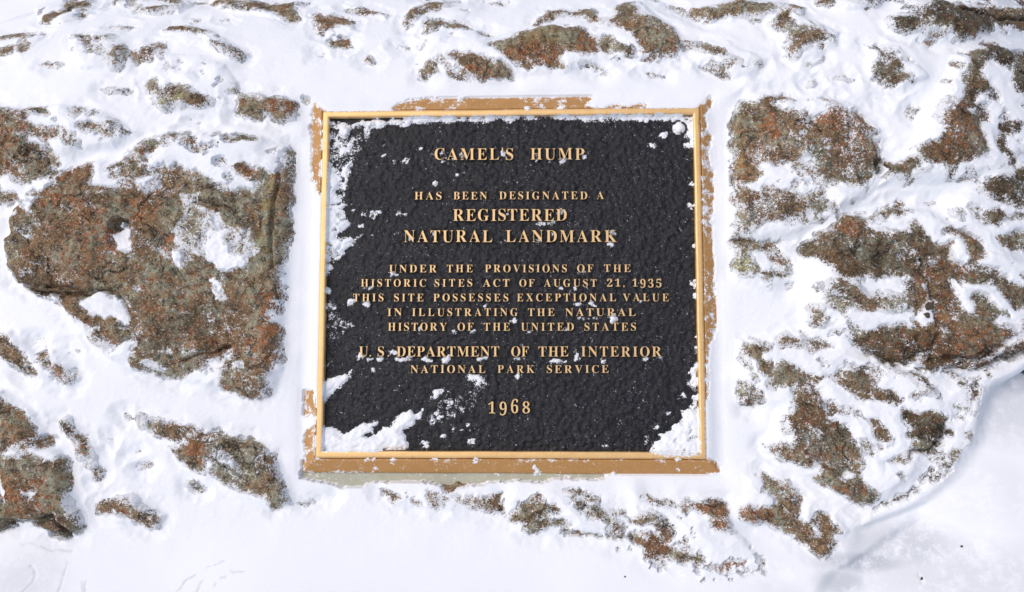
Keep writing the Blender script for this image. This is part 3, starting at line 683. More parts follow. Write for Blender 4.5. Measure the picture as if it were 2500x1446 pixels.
# scratches and small marks in the ground snow
MARKD = np.zeros(X.shape)
MARKS = [([(160,1375),(158,1400),(150,1420),(140,1450)],3.2,3),([(75,1385),(85,1410),(70,1430),(50,1450)],4.5,3),([(205,1420),(203,1450)],3,2.5),
 ([(475,1402),(450,1425),(430,1446)],2.2,2),([(490,1420),(482,1446)],2.2,2),([(500,1388),(545,1372)],1.6,1.0),([(565,1395),(595,1400)],2,.8),
 ([(55,1325),(90,1332),(125,1342),(170,1348)],3,1.5),([(540,1410),(552,1408)],3,1.6),([(2235,1330),(2245,1336)],3.5,3),([(2240,1400),(2248,1425)],4,3),([(528,1428),(524,1436)],2.5,1.5),
 ([(195,1420),(200,1446)],3,1.5)]
for pts, wpx, dep in MARKS:
    f = px_to_face(pts, land); wd = wpx * 0.38 * MM
    x0, y0 = f.min(0) - 0.01; x1, y1 = f.max(0) + 0.01
    i0, i1 = np.searchsorted(xs, [x0, x1]); j0, j1 = np.searchsorted(ys, [y0, y1]); sl = (slice(j0, j1), slice(i0, i1))
    d = np.full(X[sl].shape, 1.0)
    for k in range(len(f) - 1):
        a, b = f[k], f[k + 1]; e = b - a; L = (e ** 2).sum()
        t = np.clip(((WX[sl] - a[0]) * e[0] + (WY[sl] - a[1]) * e[1]) / L, 0, 1)
        d = np.minimum(d, np.hypot(WX[sl] - a[0] - t * e[0], WY[sl] - a[1] - t * e[1]))
    MARKD[sl] = np.maximum(MARKD[sl], ss(wd * 2.2, 0.5 * wd, d) * .5)
    ZS2[sl] -= 0.45 * dep * MM * ss(wd * 1.6, 0.2 * wd, d) * (0.75 + 0.5 * vn(X[sl], Y[sl], .006, 3))
isground = GR > np.maximum(ZS, BASE + 4 * MM) - 2 * MM
isground &= ~ONP
ZSF = np.where(S > 0, ZS2, np.minimum(ZS2, ZR) - 1.8 * MM)
ZSF = np.where(ONP & (S <= 0), ZP - 1.0 * MM, ZSF)

# ------------------------------------------------------------------ materials
def mat(name):
    m = bpy.data.materials.new(name); m.use_nodes = True
    t = m.node_tree; return m, t, t.nodes['Principled BSDF']
def N(t, kind, **kw):
    n = t.nodes.new(kind)
    for k, v in kw.items():
        if k in n.inputs: n.inputs[k].default_value = v
        else: setattr(n, k, v)
    return n
def ramp(t, src, stops):
    r = t.nodes.new('ShaderNodeValToRGB'); e = r.color_ramp.elements
    while len(e) < len(stops): e.new(0.5)
    for i, (p, c) in enumerate(stops):
        e[i].position = p; e[i].color = (*c, 1) if len(c) == 3 else c
    t.links.new(src, r.inputs[0]); return r
def mix(t, fac, a, b, mode='MIX'):
    m = t.nodes.new('ShaderNodeMix'); m.data_type = 'RGBA'; m.blend_type = mode
    for s, v in ((m.inputs['Factor'], fac), (m.inputs['A'], a), (m.inputs['B'], b)):
        if isinstance(v, (int, float)): s.default_value = v
        elif isinstance(v, tuple): s.default_value = (*v, 1)
        else: t.links.new(v, s)
    return m.outputs['Result']
def math_(t, op, a, b=0.0, clamp=False):
    m = t.nodes.new('ShaderNodeMath'); m.operation = op; m.use_clamp = clamp
    for s, v in ((m.inputs[0], a), (m.inputs[1], b)):
        if isinstance(v, (int, float)): s.default_value = v
        else: t.links.new(v, s)
    return m.outputs[0]
def noise(t, co, scale, detail=3, rough=0.6, dist=0.0):
    n = N(t, 'ShaderNodeTexNoise', Scale=scale, Detail=detail, Roughness=rough, Distortion=dist)
    t.links.new(co, n.inputs['Vector']); return n.outputs['Fac']
def coord(t): return t.nodes.new('ShaderNodeTexCoord').outputs['Object']
def bump(t, b, h, strength, dist, prev=None):
    n = N(t, 'ShaderNodeBump', Strength=strength, Distance=dist)
    t.links.new(h, n.inputs['Height'])
    if prev is not None: t.links.new(prev, n.inputs['Normal'])
    t.links.new(n.outputs[0], b.inputs['Normal']); return n.outputs[0]

SNOW_RGB = (0.84, 0.875, 0.91)
snow_m, t, b = mat('snow'); c = coord(t)
crust_shade = t.nodes.new('ShaderNodeAttribute'); crust_shade.attribute_name = 'crust_shade'
n1 = noise(t, c, 14, 3); n2 = noise(t, c, 600, 3, .7)
col = mix(t, n1, (0.815, 0.855, 0.895), (0.85, 0.885, 0.915))
ck = math_(t, 'MULTIPLY', crust_shade.outputs['Fac'], ramp(t, noise(t, c, 34, 6, .8), [(.33, (.10, .10, .10)), (.52, (1, 1, 1))]).outputs[0])
col = mix(t, ck, col, (0.50, 0.535, 0.58))
t.links.new(col, b.inputs['Base Color'])
b.inputs['Roughness'].default_value = 0.75; b.inputs['Specular IOR Level'].default_value = 0.25
bump(t, b, n2, 0.5, 0.0005)

def dusted(t, c, base, gain=1.0, few=0.0):
    fr = t.nodes.new('ShaderNodeAttribute'); fr.attribute_name = 'frost'
    n = math_(t, 'ADD', math_(t, 'MULTIPLY', noise(t, c, 700, 2, .7), 1.1), math_(t, 'MULTIPLY', noise(t, c, 300, 3, .65), 1.1))
    n = math_(t, 'ADD', n, math_(t, 'MULTIPLY', noise(t, c, 110, 3, .6), 0.7))
    n = math_(t, 'MULTIPLY', math_(t, 'SUBTRACT', n, 1.45), 1.9)
    f = math_(t, 'ADD', math_(t, 'ADD', n, fr.outputs['Fac']), -0.52 + few)
    return mix(t, math_(t, 'MULTIPLY', f, 3.2, True), base, SNOW_RGB)
def rock_material():
    m, t, b = mat('rock'); c = coord(t)
    oi = t.nodes.new('ShaderNodeObjectInfo')
    off = t.nodes.new('ShaderNodeVectorMath'); off.operation = 'ADD'
    cmb = t.nodes.new('ShaderNodeCombineXYZ'); t.links.new(math_(t, 'MULTIPLY', oi.outputs['Random'], 7.0), cmb.inputs[2])
    t.links.new(c, off.inputs[0]); t.links.new(cmb.outputs[0], off.inputs[1]); c = off.outputs[0]
    tone = t.nodes.new('ShaderNodeAttribute'); tone.attribute_name = 'tone'     # r rust, g lichen, b dark
    sep = t.nodes.new('ShaderNodeSeparateColor'); t.links.new(tone.outputs['Color'], sep.inputs[0])
    big = noise(t, c, 22, 3, .6); mid = noise(t, c, 75, 4, .65, .4); g1 = noise(t, c, 420, 4, .75); g2 = noise(t, c, 900, 3, .7)
    base = mix(t, ramp(t, big, [(0.45, (0, 0, 0)), (0.55, (1, 1, 1))]).outputs[0], (0.35, 0.35, 0.25), (0.28, 0.165, 0.080))
    base = mix(t, ramp(t, mid, [(0.44, (0, 0, 0)), (0.60, (1, 1, 1))]).outputs[0], base, (0.225, 0.145, 0.075))
    m2 = noise(t, c, 130, 3, .65, .3)
    rmask = math_(t, 'MULTIPLY', math_(t, 'ADD', math_(t, 'MULTIPLY', sep.outputs[0], .85), math_(t, 'MULTIPLY', math_(t, 'SUBTRACT', m2, 0.575), 4.0)), 2.0, True)
    base = mix(t, math_(t, 'MULTIPLY', rmask, .9), base, mix(t, g1, (0.28, 0.085, 0.025), (0.50, 0.19, 0.065)))
    base = mix(t, math_(t, 'MULTIPLY', sep.outputs[1], ramp(t, mid, [(.35, (.3, .3, .3)), (.6, (1, 1, 1))]).outputs[0]), base, (0.46, 0.46, 0.20))
    blk = ramp(t, math_(t, 'ADD', math_(t, 'MULTIPLY', noise(t, c, 380, 3, .8), .6), math_(t, 'MULTIPLY', noise(t, c, 120, 3, .6), .4)), [(0.42, (1, 1, 1)), (0.50, (0, 0, 0))]).outputs[0]
    base = mix(t, math_(t, 'MULTIPLY', blk, .80), base, (0.025, 0.021, 0.014))
    blot = ramp(t, noise(t, c, 62, 4, .7, .5), [(0.36, (1, 1, 1)), (0.47, (0, 0, 0))]).outputs[0]
    base = mix(t, math_(t, 'MULTIPLY', blot, .75), base, (0.055, 0.043, 0.026))
    crustn = ramp(t, noise(t, c, 11, 4, .6, .6), [(0.50, (0, 0, 0)), (0.62, (1, 1, 1))]).outputs[0]
    base = mix(t, math_(t, 'MULTIPLY', crustn, .50), base, (0.075, 0.062, 0.040))
    wn = N(t, 'ShaderNodeTexNoise', Scale=30, Detail=3); t.links.new(c, wn.inputs['Vector'])
    wv = t.nodes.new('ShaderNodeVectorMath'); wv.operation = 'MULTIPLY_ADD'; t.links.new(wn.outputs['Color'], wv.inputs[0]); wv.inputs[1].default_value = (.05, .05, .05); t.links.new(c, wv.inputs[2])
    vo = N(t, 'ShaderNodeTexVoronoi', Scale=15); vo.feature = 'DISTANCE_TO_EDGE'; t.links.new(wv.outputs[0], vo.inputs['Vector'])
    crk = ramp(t, vo.outputs['Distance'], [(0.0, (1, 1, 1)), (0.030, (0, 0, 0))]).outputs[0]
    crk = math_(t, 'MULTIPLY', crk, ramp(t, noise(t, c, 17, 2), [(0.50, (0, 0, 0)), (0.58, (1, 1, 1))]).outputs[0])
    base = mix(t, math_(t, 'MULTIPLY', crk, .8), base, (0.02, 0.016, 0.010))
    pale = ramp(t, noise(t, c, 450, 3, .75, .3), [(0.55, (0, 0, 0)), (0.62, (1, 1, 1))]).outputs[0]
    base = mix(t, math_(t, 'MULTIPLY', pale, .75), base, (0.54, 0.47, 0.33))
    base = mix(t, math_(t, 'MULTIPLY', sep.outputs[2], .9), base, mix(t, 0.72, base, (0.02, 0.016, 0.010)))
    # wind-blown snow dust caught between the grains
    base = dusted(t, c, base, 1.0, 0.08)
    t.links.new(base, b.inputs['Base Color'])
    b.inputs['Roughness'].default_value = 0.85; b.inputs['Specular IOR Level'].default_value = 0.3
    p = bump(t, b, math_(t, 'MULTIPLY', crk, -1.0), 0.8, 0.004); p = bump(t, b, mid, 0.5, 0.003, p); bump(t, b, g1, 1.0, 0.0022, p)
    return m
rock_m = rock_material()

mortar_m, t, b = mat('mortar'); c = coord(t)
t.links.new(dusted(t, c, mix(t, noise(t, c, 160, 4), (0.36, 0.36, 0.26), (0.50, 0.50, 0.41)), 1.0, 0.0), b.inputs['Base Color'])
b.inputs['Roughness'].default_value = 0.9; bump(t, b, noise(t, c, 420, 4), 0.5, 0.001)

def bronze(name, c1, c2, metal, rough, scratch, dust=True):
    m, t, b = mat(name); c = coord(t)
    g = noise(t, c, 700, 3, .7)
    col = mix(t, noise(t, c, 60, 4, .6), c1, c2)
    st = t.nodes.new('ShaderNodeMapping'); st.inputs['Scale'].default_value = (1.0, 0.25, 1.0); st.inputs['Rotation'].default_value = (0, 0, .3)
    t.links.new(c, st.inputs['Vector'])
    sc_ = ramp(t, noise(t, st.outputs[0], 380, 4, .75, 1.0), [(0.30, (1, 1, 1)), (0.38, (0, 0, 0))]).outputs[0]
    col = mix(t, math_(t, 'MULTIPLY', sc_, scratch), col, (0.10, 0.055, 0.02))
    fd = ramp(t, noise(t, c, 520, 3, .75), [(0.66, (0, 0, 0)), (0.70, (1, 1, 1))]).outputs[0]
    col = mix(t, math_(t, 'MULTIPLY', fd, .7), col, (0.80, 0.80, 0.82))
    if dust: col = dusted(t, c, col, 1.0, 0.03 if name == 'satin_bronze' else -0.08)
    t.links.new(col, b.inputs['Base Color'])
    b.inputs['Metallic'].default_value = metal
    t.links.new(math_(t, 'ADD', math_(t, 'MULTIPLY', g, .25), rough - .12), b.inputs['Roughness'])
    bump(t, b, g, 0.35, 0.0004)
    return m
ridge_m = bronze('polished_bronze', (0.66, 0.40, 0.155), (0.88, 0.60, 0.27), 0.40, 0.38, .8)
rim_m = bronze('satin_bronze', (0.42, 0.215, 0.062), (0.53, 0.295, 0.10), 0.15, 0.6, .6)
letter_m = bronze('letter_bronze', (0.54, 0.33, 0.14), (0.92, 0.67, 0.34), 0.40, 0.38, .6, False)

field_m, t, b = mat('black_enamel'); c = coord(t)
g = noise(t, c, 330, 4, .7)
col = mix(t, noise(t, c, 25, 3), (0.006, 0.0065, 0.009), (0.016, 0.017, 0.021))
sp = noise(t, c, 800, 2, .7); cl = noise(t, c, 45, 4, .7)
f = math_(t, 'SUBTRACT', math_(t, 'ADD', sp, math_(t, 'MULTIPLY', cl, 0.30)), 0.825)
f = math_(t, 'MULTIPLY', f, 13.0, True)
col = mix(t, math_(t, 'MULTIPLY', f, .5), col, (0.70, 0.73, 0.82))
col = dusted(t, c, col, 1.0, -0.04)
t.links.new(col, b.inputs['Base Color'])
b.inputs['Roughness'].default_value = 0.40; b.inputs['Specular IOR Level'].default_value = 0.30
p = bump(t, b, noise(t, c, 170, 4, .6), 0.9, 0.0022); bump(t, b, g, 0.9, 0.0010, p)

# ------------------------------------------------------------------ building meshes
def link(name, me, m=None, parent=None):
    o = bpy.data.objects.new(name, me); COL.objects.link(o)
    if m is not None: me.materials.append(m)
    if parent is not None: o.parent = parent
    else: o.matrix_world = FACE
    return o
def empty(name, label, cat):
    o = bpy.data.objects.new(name, None); COL.objects.link(o); o.empty_display_size = .05
    o.matrix_world = FACE; o['label'] = label; o['category'] = cat
    return o
def mesh_from(name, co, quads, smooth=True):
    me = bpy.data.meshes.new(name)
    me.vertices.add(len(co)); me.vertices.foreach_set('co', co.astype(np.float32).ravel())
    n = len(quads)
    me.loops.add(n * 4); me.loops.foreach_set('vertex_index', quads.astype(np.int32).ravel())
    me.polygons.add(n); me.polygons.foreach_set('loop_start', np.arange(0, n * 4, 4, dtype=np.int32))
    me.polygons.foreach_set('loop_total', np.full(n, 4, dtype=np.int32))
    if smooth: me.polygons.foreach_set('use_smooth', np.ones(n, bool))
    me.update(calc_edges=True)
    return me
def grid_mesh(name, Xa, Ya, Za, keep, extra=None, normals=None):
    """keep: bool per cell"""
    ny, nx = Xa.shape
    idx = np.arange(ny * nx).reshape(ny, nx)
    q = np.stack([idx[:-1, :-1], idx[:-1, 1:], idx[1:, 1:], idx[1:, :-1]], -1)[keep]
    used = np.unique(q); remap = np.full(ny * nx, -1, np.int64); remap[used] = np.arange(len(used))
    co = np.stack([Xa.ravel()[used], Ya.ravel()[used], Za.ravel()[used]], 1)
    me = mesh_from(name, co, remap[q])
    if extra:
        for nm, (kind, arr) in extra.items():
            a = me.attributes.new(nm, kind, 'POINT')
            if kind == 'FLOAT': a.data.foreach_set('value', arr.ravel()[used].astype(np.float32))
            else: a.data.foreach_set('color', arr.reshape(-1, 4)[used].astype(np.float32).ravel())
    if normals is not None: me.normals_split_custom_set_from_vertices(normals.reshape(-1, 3)[used])
    return me
def cellmax(a): return np.maximum(np.maximum(a[:-1, :-1], a[:-1, 1:]), np.maximum(a[1:, :-1], a[1:, 1:]))
def cellany(a): return a[:-1, :-1] | a[:-1, 1:] | a[1:, :-1] | a[1:, 1:]

# tones of the stone: rust streaks, lichen, dark stone with right-side and crevice shade painted in (source px: x, y, rx, ry, amount)
TONE = np.zeros(X.shape + (4,)); TONE[..., 3] = 1
RUST = [(60,330,90,60,.5),(40,450,50,50,.4),(350,385,40,30,.5),(200,440,50,40,.5),(170,494,50,25,.8),(237,548,50,60,.7),(356,514,45,30,.7),
 (285,600,22,45,1),(424,598,18,40,.8),(400,720,110,60,.35),(440,830,130,50,.45),(660,820,25,90,1),(205,640,60,60,.35),(100,1200,60,50,.5),(30,1030,50,60,.4),
 (140,890,25,45,.8),(700,268,30,20,.9),(1290,140,60,35,.9),(1165,182,50,15,.9),(1425,105,20,30,.8),(1640,110,30,40,.3),(1875,310,20,50,1),(2050,290,70,35,.9),
 (2060,370,60,25,.9),(1800,420,14,60,.9),(1840,360,40,60,.3),(2310,330,55,90,.6),(2140,150,30,40,.3),(2300,70,80,30,.35),(2070,565,50,18,.9),(2140,600,50,40,.3),(2290,680,70,60,.6),
 (2290,770,30,40,.6),(2170,840,60,25,.6),(2360,850,100,45,.8),(2390,630,50,30,.5),(1950,1010,30,20,.6),(2020,1110,70,30,.5),(2060,1200,60,30,.5),(2270,1040,40,40,.7),
 (1740,1260,50,40,1),(1835,1250,40,22,1),(1790,1385,70,25,1),(1590,1350,50,60,.8),(1620,1240,60,20,.6),(1150,1225,60,20,.4),(490,1100,20,35,.8),(200,1080,25,40,.5),
 (800,50,40,30,.5),(830,105,30,15,.8),(480,75,40,15,.7),(540,120,50,12,.5),(560,15,60,8,.7),(210,110,30,30,.5),(1040,115,15,20,.9),(500,250,60,12,.3),(610,430,30,22,.9),
 (2000,270,40,20,.2),(1940,240,40,12,.6),(1480,20,50,20,.2),(690,410,12,60,.6),(680,720,25,40,.6)]
LICH = [(405,258,14,11,1),(452,242,16,9,.8),(1810,648,32,20,.9),(665,480,14,45,.5),(640,590,10,14,1),(1330,100,60,20,.25),(650,600,30,60,.2),(1790,390,20,60,.25)]
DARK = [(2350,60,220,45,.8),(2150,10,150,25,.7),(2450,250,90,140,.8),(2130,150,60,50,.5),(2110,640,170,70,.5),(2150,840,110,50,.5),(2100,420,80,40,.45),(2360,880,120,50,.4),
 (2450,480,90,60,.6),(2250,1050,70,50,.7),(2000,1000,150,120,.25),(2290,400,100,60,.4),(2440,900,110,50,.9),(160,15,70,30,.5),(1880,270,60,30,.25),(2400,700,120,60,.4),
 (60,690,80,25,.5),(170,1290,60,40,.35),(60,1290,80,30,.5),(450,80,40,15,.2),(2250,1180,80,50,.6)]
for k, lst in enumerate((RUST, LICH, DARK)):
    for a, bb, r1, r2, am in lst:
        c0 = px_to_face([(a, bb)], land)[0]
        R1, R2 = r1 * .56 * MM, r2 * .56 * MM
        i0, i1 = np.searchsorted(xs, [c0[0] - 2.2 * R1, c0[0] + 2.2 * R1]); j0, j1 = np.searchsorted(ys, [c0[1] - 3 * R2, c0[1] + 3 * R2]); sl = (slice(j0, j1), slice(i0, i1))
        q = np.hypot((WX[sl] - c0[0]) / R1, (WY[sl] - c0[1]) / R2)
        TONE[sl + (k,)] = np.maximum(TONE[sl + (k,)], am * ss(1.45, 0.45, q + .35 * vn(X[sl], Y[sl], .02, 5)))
TONE[..., 2] = np.clip(TONE[..., 2] * 1.1 + 0.16 * ss(.33, .50, X), 0, 1)  # darker towards the right: the turned-away slope's shade put into the colour
TONE[..., 0] = np.clip(TONE[..., 0] * 0.85, 0, 1)
FROST = np.clip(1 - E, 0, 1)

cairn_o = empty('stone_cairn', 'rounded cairn of rust-streaked stones set in mortar, half buried in wind-blown snow around the plaque', 'cairn')
fine_cells = ((xs[:-1] >= -0.735) & (xs[1:] <= 0.735))[None, :] & ((ys[:-1] >= -0.44) & (ys[1:] <= 0.56))[:, None]
for sl, sd, z in sorted(stone_fields, key=lambda s: -s[1].size):
    keep = cellmax(sd) > -10 * MM
    keep &= fine_cells[sl[0].start:sl[0].stop - 1, sl[1].start:sl[1].stop - 1]
    if plaque_cut[sl].min() < .02:
        keep &= cellmax(plaque_cut[sl]) > 0.02
    if keep.sum() < 8: continue
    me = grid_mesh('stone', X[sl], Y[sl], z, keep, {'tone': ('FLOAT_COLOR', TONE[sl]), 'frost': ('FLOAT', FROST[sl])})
    link('stone', me, rock_m, cairn_o)
# mortar body
st = 2
mx = xs[::st]; my = ys[::st]; MX, MY = np.meshgrid(mx, my)
mz = cairn(MX, MY) + 0.6 * MM * vn(MX, MY, .01, 2)
mz = np.where((np.abs(MX) > 1.2) | (MY > 1.2) | (MY < -.8), mz - 3.0, mz)
link('mortar', grid_mesh('mortar', MX, MY, mz, np.ones((len(my) - 1, len(mx) - 1), bool) & ((np.abs(mx[:-1]) < 2.5)[None, :] & (np.abs(my[:-1]) < 2.5)[:, None]), {'frost': ('FLOAT', np.clip(1 - E[::st, ::st], 0, 1))}), mortar_m, cairn_o)

# snow
vis = cellmax(S) > 0
onp_c = cellany(DR > -6 * MM)
CRUST_SHADE = np.zeros(X.shape)  # mottled grey crust, with the lower-right hollow's shading painted in
for a_, b_, r1, r2, am in [(2110,1370,110,26,1),(2200,1330,130,60,.8),(2330,1400,220,80,.5),(2440,1000,110,90,.5),(2400,1200,140,90,.25),(2050,1420,60,30,.8),(2480,930,60,40,.8),
                           (70,1410,90,60,.35),(1900,1440,60,20,.2),(60,40,120,30,.3),(2460,30,90,40,.8),(2420,5,90,30,.7)]:
    c0 = px_to_face([(a_, b_)], land)[0]
    CRUST_SHADE = np.maximum(CRUST_SHADE, am * ss(1.5, .3, np.hypot((X - c0[0]) / (r1 * .5 * MM), (Y - c0[1]) / (r2 * .5 * MM))))
CRUST_SHADE = np.maximum(CRUST_SHADE, MARKD)  # scratch grooves greyed too, their shade laid on as colour
gy, gx = np.gradient(ZSF, ys, xs)
NRM = np.stack([-gx, -gy, np.ones_like(gx)], -1); NRM /= np.linalg.norm(NRM, axis=-1, keepdims=True)
gr_c = isground[:-1, :-1]
sc_o = link('snow_cover', grid_mesh('snow_cover', X, Y, ZSF, vis & ~onp_c & ~gr_c, {'crust_shade': ('FLOAT', CRUST_SHADE)}, normals=NRM), snow_m)
sc_o['label'] = 'wind-blown snow filling the joints and dusting the stones of the cairn'; sc_o['category'] = 'snow'; sc_o['kind'] = 'stuff'
ps_o = link('snow_dusting', grid_mesh('snow_dusting', X, Y, ZSF, vis & onp_c, normals=NRM), snow_m)
ps_o['label'] = 'patches and clumps of snow clinging to the corners and lettering of the plaque'; ps_o['category'] = 'snow'; ps_o['kind'] = 'stuff'
gr_o = link('snowy_ground', grid_mesh('snowy_ground', X, Y, ZSF, vis & ~onp_c & gr_c, {'crust_shade': ('FLOAT', CRUST_SHADE)}, normals=NRM), snow_m)
gr_o['kind'] = 'structure'

# ------------------------------------------------------------------ the plaque
pl = empty('bronze_plaque', 'square bronze landmark plaque with black field, gold raised lettering and gold border', 'plaque')
def sampleE(px_, py_):
    i = np.clip(np.searchsorted(xs, px_), 0, NX - 1); j = np.clip(np.searchsorted(ys, py_), 0, NY - 1)
    return np.clip(1 - E[j, i], 0, 1)
def put_frost(me, arr):
    a = me.attributes.new('frost', 'FLOAT', 'POINT'); a.data.foreach_set('value', arr.astype(np.float32).ravel())
def loop_mesh(name, rings, m, parent, close=False):
    """rectangular rings of 4 corners: list of (halfw, halfh, z); edges subdivided, slightly uneven"""
    rs = np.random.RandomState(5); n = 260; V = []; F = []
    dense = []
    for q in range(len(rings) - 1):
        a0, a1 = np.array(rings[q]), np.array(rings[q + 1]); m_ = max(1, int(abs(a1[0] - a0[0]) / .002))
        for e_ in range(m_): dense.append(tuple(a0 + (a1 - a0) * e_ / m_))
    rings = dense + [rings[-1]]
    for hw, hh, z in rings:
        c = [(-hw, -hh), (hw, -hh), (hw, hh), (-hw, hh)]
        for k in range(4):
            a = np.array(c[k]); bb = np.array(c[(k + 1) % 4])
            for i in range(n):
                pnt = a + (bb - a) * i / n
                V.append((pnt[0], pnt[1], z))
    R = 4 * n
    for r in range(len(rings) - 1):
        for i in range(R):
            F.append((r * R + i, r * R + (i + 1) % R, (r + 1) * R + (i + 1) % R, (r + 1) * R + i))
    V = np.array(V)
    wob = 0.00035 * vn(V[:, 0] * 1.0, V[:, 1], 0.05, 2)
    V[:, 0] += wob; V[:, 1] += 0.00035 * vn(V[:, 0], V[:, 1], 0.05, 4)
    me = mesh_from(name, V, np.array(F), smooth=False)
    put_frost(me, sampleE(V[:, 0], V[:, 1]))
    return link(name, me, m, parent)
hw, hh = RW / 2, RH / 2
loop_mesh('sloping_rim', [(hw + RIMW, hh + RIMW, -RIMH - .012), (hw + RIMW, hh + RIMW, -RIMH), (hw + .0017, hh + .0017, -.0014), (hw + .0014, hh + .0014, -.006), (hw - .003, hh - .003, -.006)], rim_m, pl)
loop_mesh('raised_border', [(hw, hh, -.0065), (hw, hh, -.0004), (hw - .0002, hh - .0002, 0), (hw - RIDGE + .0002, hh - RIDGE + .0002, 0), (hw - RIDGE, hh - RIDGE, -.0005), (hw - RIDGE, hh - RIDGE, FIELD - .002)], ridge_m, pl)
fx = np.arange(-hw + RIDGE - .001, hw - RIDGE + .002, 1.15 * MM); fy = np.arange(-hh + RIDGE - .001, hh - RIDGE + .002, 1.15 * MM)
FX, FY = np.meshgrid(fx, fy)
FZ = FIELD + 1.2 * (0.28 * vn(FX, FY, .011, 1) + 0.62 * vn(FX, FY * 1.5, .0060, 2) + 0.60 * vn(FX, FY, .0034, 3)) * MM
link('field', grid_mesh('field', FX, FY, FZ, np.ones((len(fy) - 1, len(fx) - 1), bool), {'frost': ('FLOAT', sampleE(FX, FY))}), field_m, pl)

# letters: every character its own mesh object, one child per line of the inscription
_glyph = {}
def glyph(ch):
    if ch in _glyph: return _glyph[ch]
    u = chr(0x1D400 + ord(ch) - 65) if 'A' <= ch <= 'Z' else chr(0x1D7CE + ord(ch) - 48) if ch.isdigit() else ch
    cu = bpy.data.curves.new('letter', 'FONT'); cu.body = u; cu.size = 1.0; cu.extrude = 0.075; cu.offset = -0.014
    cu.bevel_depth = 0.012; cu.bevel_resolution = 0; cu.resolution_u = 3
    o = bpy.data.objects.new('letter', cu); COL.objects.link(o)
    dg = bpy.context.evaluated_depsgraph_get()
    me = bpy.data.meshes.new_from_object(o.evaluated_get(dg))
    bpy.data.objects.remove(o); bpy.data.curves.remove(cu)
    n = len(me.vertices); co = np.empty(n * 3, np.float32); me.vertices.foreach_get('co', co); co = co.reshape(-1, 3)
    x0, x1 = co[:, 0].min(), co[:, 0].max()
    co[:, 0] -= x0
    me.vertices.foreach_set('co', co.ravel()); me.materials.clear(); me.materials.append(letter_m)
    me.materials.append(field_m)
    me.polygons.foreach_set('use_smooth', np.zeros(len(me.polygons), bool)); me.update(); me.name = 'letter'
    nn = np.empty(len(me.polygons) * 3, np.float32); me.polygons.foreach_get('normal', nn)
    me.polygons.foreach_set('material_index', (np.abs(nn.reshape(-1, 3)[:, 2]) < 0.5).astype(np.int32))
    _glyph[ch] = (me, float(x1 - x0), float(co[:, 1].min()), float(co[:, 1].max()))
    return _glyph[ch]
CAP = glyph('H')[3] - glyph('H')[2]
LINES = [  # baseline y, cap height (px), words with their left and right ends; baseline tilt follows the plaque
 (391.0, 389.8, 28.0, [("CAMEL'S", 1061, 1253), ("HUMP", 1295, 1427)]),
 (488.0, 486.0, 18.6, [("HAS", 1012, 1078), ("BEEN", 1107, 1189), ("DESIGNATED", 1219, 1434), ("A", 1457, 1478)]),
 (540.0, 539.0, 28.5, [("REGISTERED", 1106, 1384)]),
 (591.6, 591.0, 28.8, [("NATURAL", 986, 1202), ("LANDMARK", 1235, 1506)]),
 (665.6, 664.3, 18.4, [("UNDER", 950, 1066), ("THE", 1091, 1154), ("PROVISIONS", 1184, 1384), ("OF", 1409, 1449), ("THE", 1475, 1540)]),
 (700.2, 700.0, 18.2, [("HISTORIC", 881, 1040), ("SITES", 1061, 1153), ("ACT", 1179, 1244), ("OF", 1268, 1305), ("AUGUST", 1328, 1457), ("21,", 1482, 1525), ("1935", 1544, 1615)]),
 (736.2, 735.6, 18.6, [("THIS", 862, 936), ("SITE", 962, 1034), ("POSSESSES", 1058, 1241), ("EXCEPTIONAL", 1262, 1504), ("VALUE", 1521, 1633)]),
 (771.8, 771.8, 18.6, [("IN", 946, 981), ("ILLUSTRATING", 1006, 1264), ("THE", 1289, 1354), ("NATURAL", 1380, 1552)]),
 (807.7, 807.7, 19.2, [("HISTORY", 947, 1091), ("OF", 1117, 1156), ("THE", 1181, 1245), ("UNITED", 1272, 1401), ("STATES", 1427, 1553)]),
 (870.7, 870.7, 24.4, [("U.", 876, 906), ("S.", 922, 950), ("DEPARTMENT", 968, 1219), ("OF", 1248, 1291), ("THE", 1315, 1388), ("INTERIOR", 1419, 1615)]),
 (910.8, 911.0, 18.8, [("NATIONAL", 1002, 1185), ("PARK", 1215, 1305), ("SERVICE", 1335, 1486)]),
 (1010.0, 1009.0, 27.5, [("1968", 1192, 1294)]),
]
OLD = {'9': (-.17, 1.14), '3': (-.12, 1.10), '5': (-.12, 1.10), '6': (0, 1.20), '2': (0, 1.0), '1': (0, 1.0), '8': (0, 1.0)}
LET_Z = -2.6 * MM
lev = lambda x, y: 0 * x + LET_Z
ltop_rs = np.random.RandomState(8)
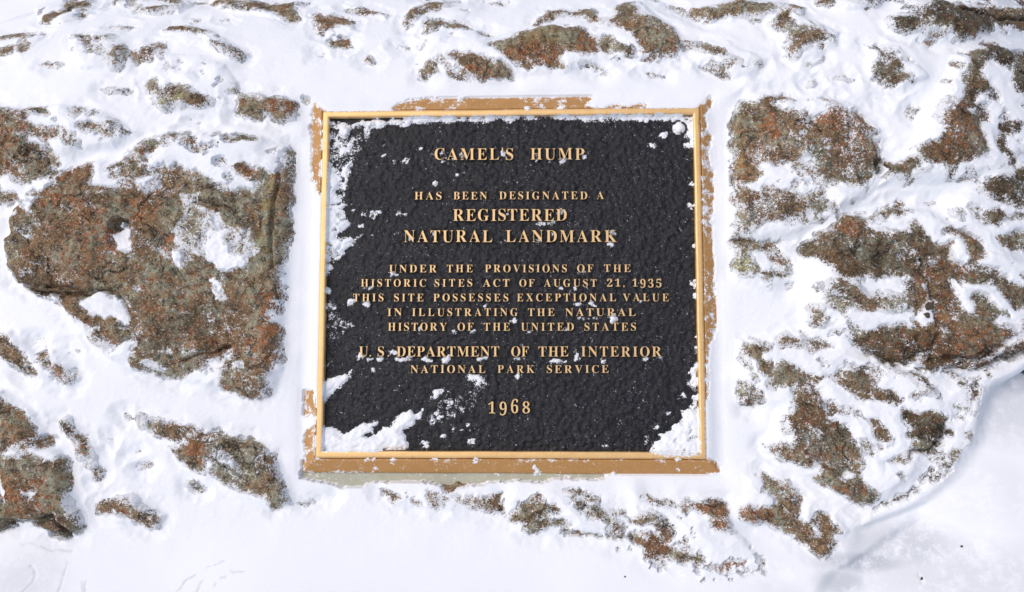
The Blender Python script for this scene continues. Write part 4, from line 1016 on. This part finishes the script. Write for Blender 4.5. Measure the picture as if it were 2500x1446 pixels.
for by0, by1, cap, words in LINES:
    x_lo, x_hi = words[0][1], words[-1][2]
    ln = bpy.data.objects.new('inscription_line', None); COL.objects.link(ln); ln.parent = pl; ln.empty_display_size = .01
    for wd, a, bb in words:
        ks = []
        for ch in wd: ks.append(glyph(ch))
        yb = by0 + (by1 - by0) * ((a + bb) / 2 - 850) / 800
        L_, R_ = px_to_face([(a, yb), (bb, yb)], lev)
        up = px_to_face([(a, yb - cap)], lev)[0]
        capm = np.hypot(*(up - L_)); sc_ = capm / CAP
        total = R_[0] - L_[0]
        ink = sum(k[1] for k in ks) * sc_
        thin = 0.92
        gap_ = (total - ink * thin) / max(1, len(wd) - 1) if len(wd) > 1 else 0
        if len(wd) > 1 and gap_ < 0.08 * capm:
            thin = (total - 0.10 * capm * (len(wd) - 1)) / ink; gap_ = (total - ink * thin) / (len(wd) - 1)
        elif gap_ > 0.42 * capm and len(wd) > 1:
            thin = min(1.22, (total - 0.36 * capm * (len(wd) - 1)) / ink); gap_ = (total - ink * thin) / (len(wd) - 1)
        x = L_[0]
        for ch, k in zip(wd, ks):
            o = bpy.data.objects.new('letter', k[0]); COL.objects.link(o); o.parent = ln
            fr_ = (x - L_[0]) / max(total, 1e-6)
            dyo, sy = (OLD.get(ch, (0, 1)) if ch.isdigit() else (0, 1))
            o.location = (x, L_[1] + (R_[1] - L_[1]) * fr_ + dyo * capm + ltop_rs.uniform(-.012, .012) * capm, LET_Z - 0.087 * sc_ + ltop_rs.uniform(-.1, .1) * MM)
            o.scale = (sc_ * thin, sc_ * sy, sc_)
            o.rotation_euler = (0, 0, ltop_rs.uniform(-.012, .012))
            x += k[1] * sc_ * thin + gap_
# bolts under snow caps in the two top corners
for bx, by in BOLTS:
    V = []; F = []; n = 20; prof = [(6.2, 0), (6.2, 1.4), (5.2, 2.4), (3.0, 3.1), (0.3, 3.3)]
    for r, z in prof:
        for i in range(n): V.append((r * MM * math.cos(2 * math.pi * i / n), r * MM * math.sin(2 * math.pi * i / n), z * MM))
    for j in range(len(prof) - 1):
        for i in range(n): F.append((j * n + i, j * n + (i + 1) % n, (j + 1) * n + (i + 1) % n, (j + 1) * n + i))
    o = link('bolt', mesh_from('bolt', np.array(V), np.array(F)), rim_m, pl)
    o.location = (bx, by, FIELD)

# loose grit in the snow
grit_m, t, b = mat('grit'); t.links.new(mix(t, noise(t, coord(t), 500, 3), (0.03, 0.025, 0.02), (0.09, 0.065, 0.045)), b.inputs['Base Color']); b.inputs['Roughness'].default_value = .8
def grit(px, py, r, label, seed, surf=land):
    rs = np.random.RandomState(seed)
    import bmesh
    bm = bmesh.new(); bmesh.ops.create_icosphere(bm, subdivisions=2, radius=1)
    ph = rs.rand(3) * 6
    for v in bm.verts:
        k = 1 + .22 * math.sin(3 * v.co.x + ph[0]) + .18 * math.sin(4 * v.co.y + ph[1]) + .12 * math.sin(5 * v.co.z + ph[2])
        v.co = Vector((v.co.x * k * 1.25, v.co.y * k * .85, v.co.z * k * .6)) * r
    me = bpy.data.meshes.new('pebble'); bm.to_mesh(me); bm.free()
    c0 = px_to_face([(px, py)], surf)[0]
    j = np.searchsorted(ys, c0[1]); i = np.searchsorted(xs, c0[0])
    me.materials.append(grit_m)
    o = bpy.data.objects.new('pebble', me); COL.objects.link(o)
    o.matrix_world = FACE @ Matrix.Translation((c0[0], c0[1], max(ZSF[j, i], ZR[j, i]) + r * .25)) @ Matrix.Rotation(rs.rand() * 6, 4, 'Z')
    o['label'] = label; o['category'] = 'pebble'
    return o
grit(2246, 750, .0045, 'dark brown pebble in the snow pocket beside the crack, the upper one', 1)
grit(2240, 772, .0035, 'small dark brown pebble in the snow pocket, the lower one', 2)
grit(2347, 1334, .0012, 'dark speck of grit alone on the smooth snow slope at lower right', 3)
grit(2250, 1412, .0014, 'dark speck of grit by the bottom edge of the snow slope at right', 4)
grit(1526, 1409, .0011, 'tiny dark grit grain on smooth snow below the plaque', 5)
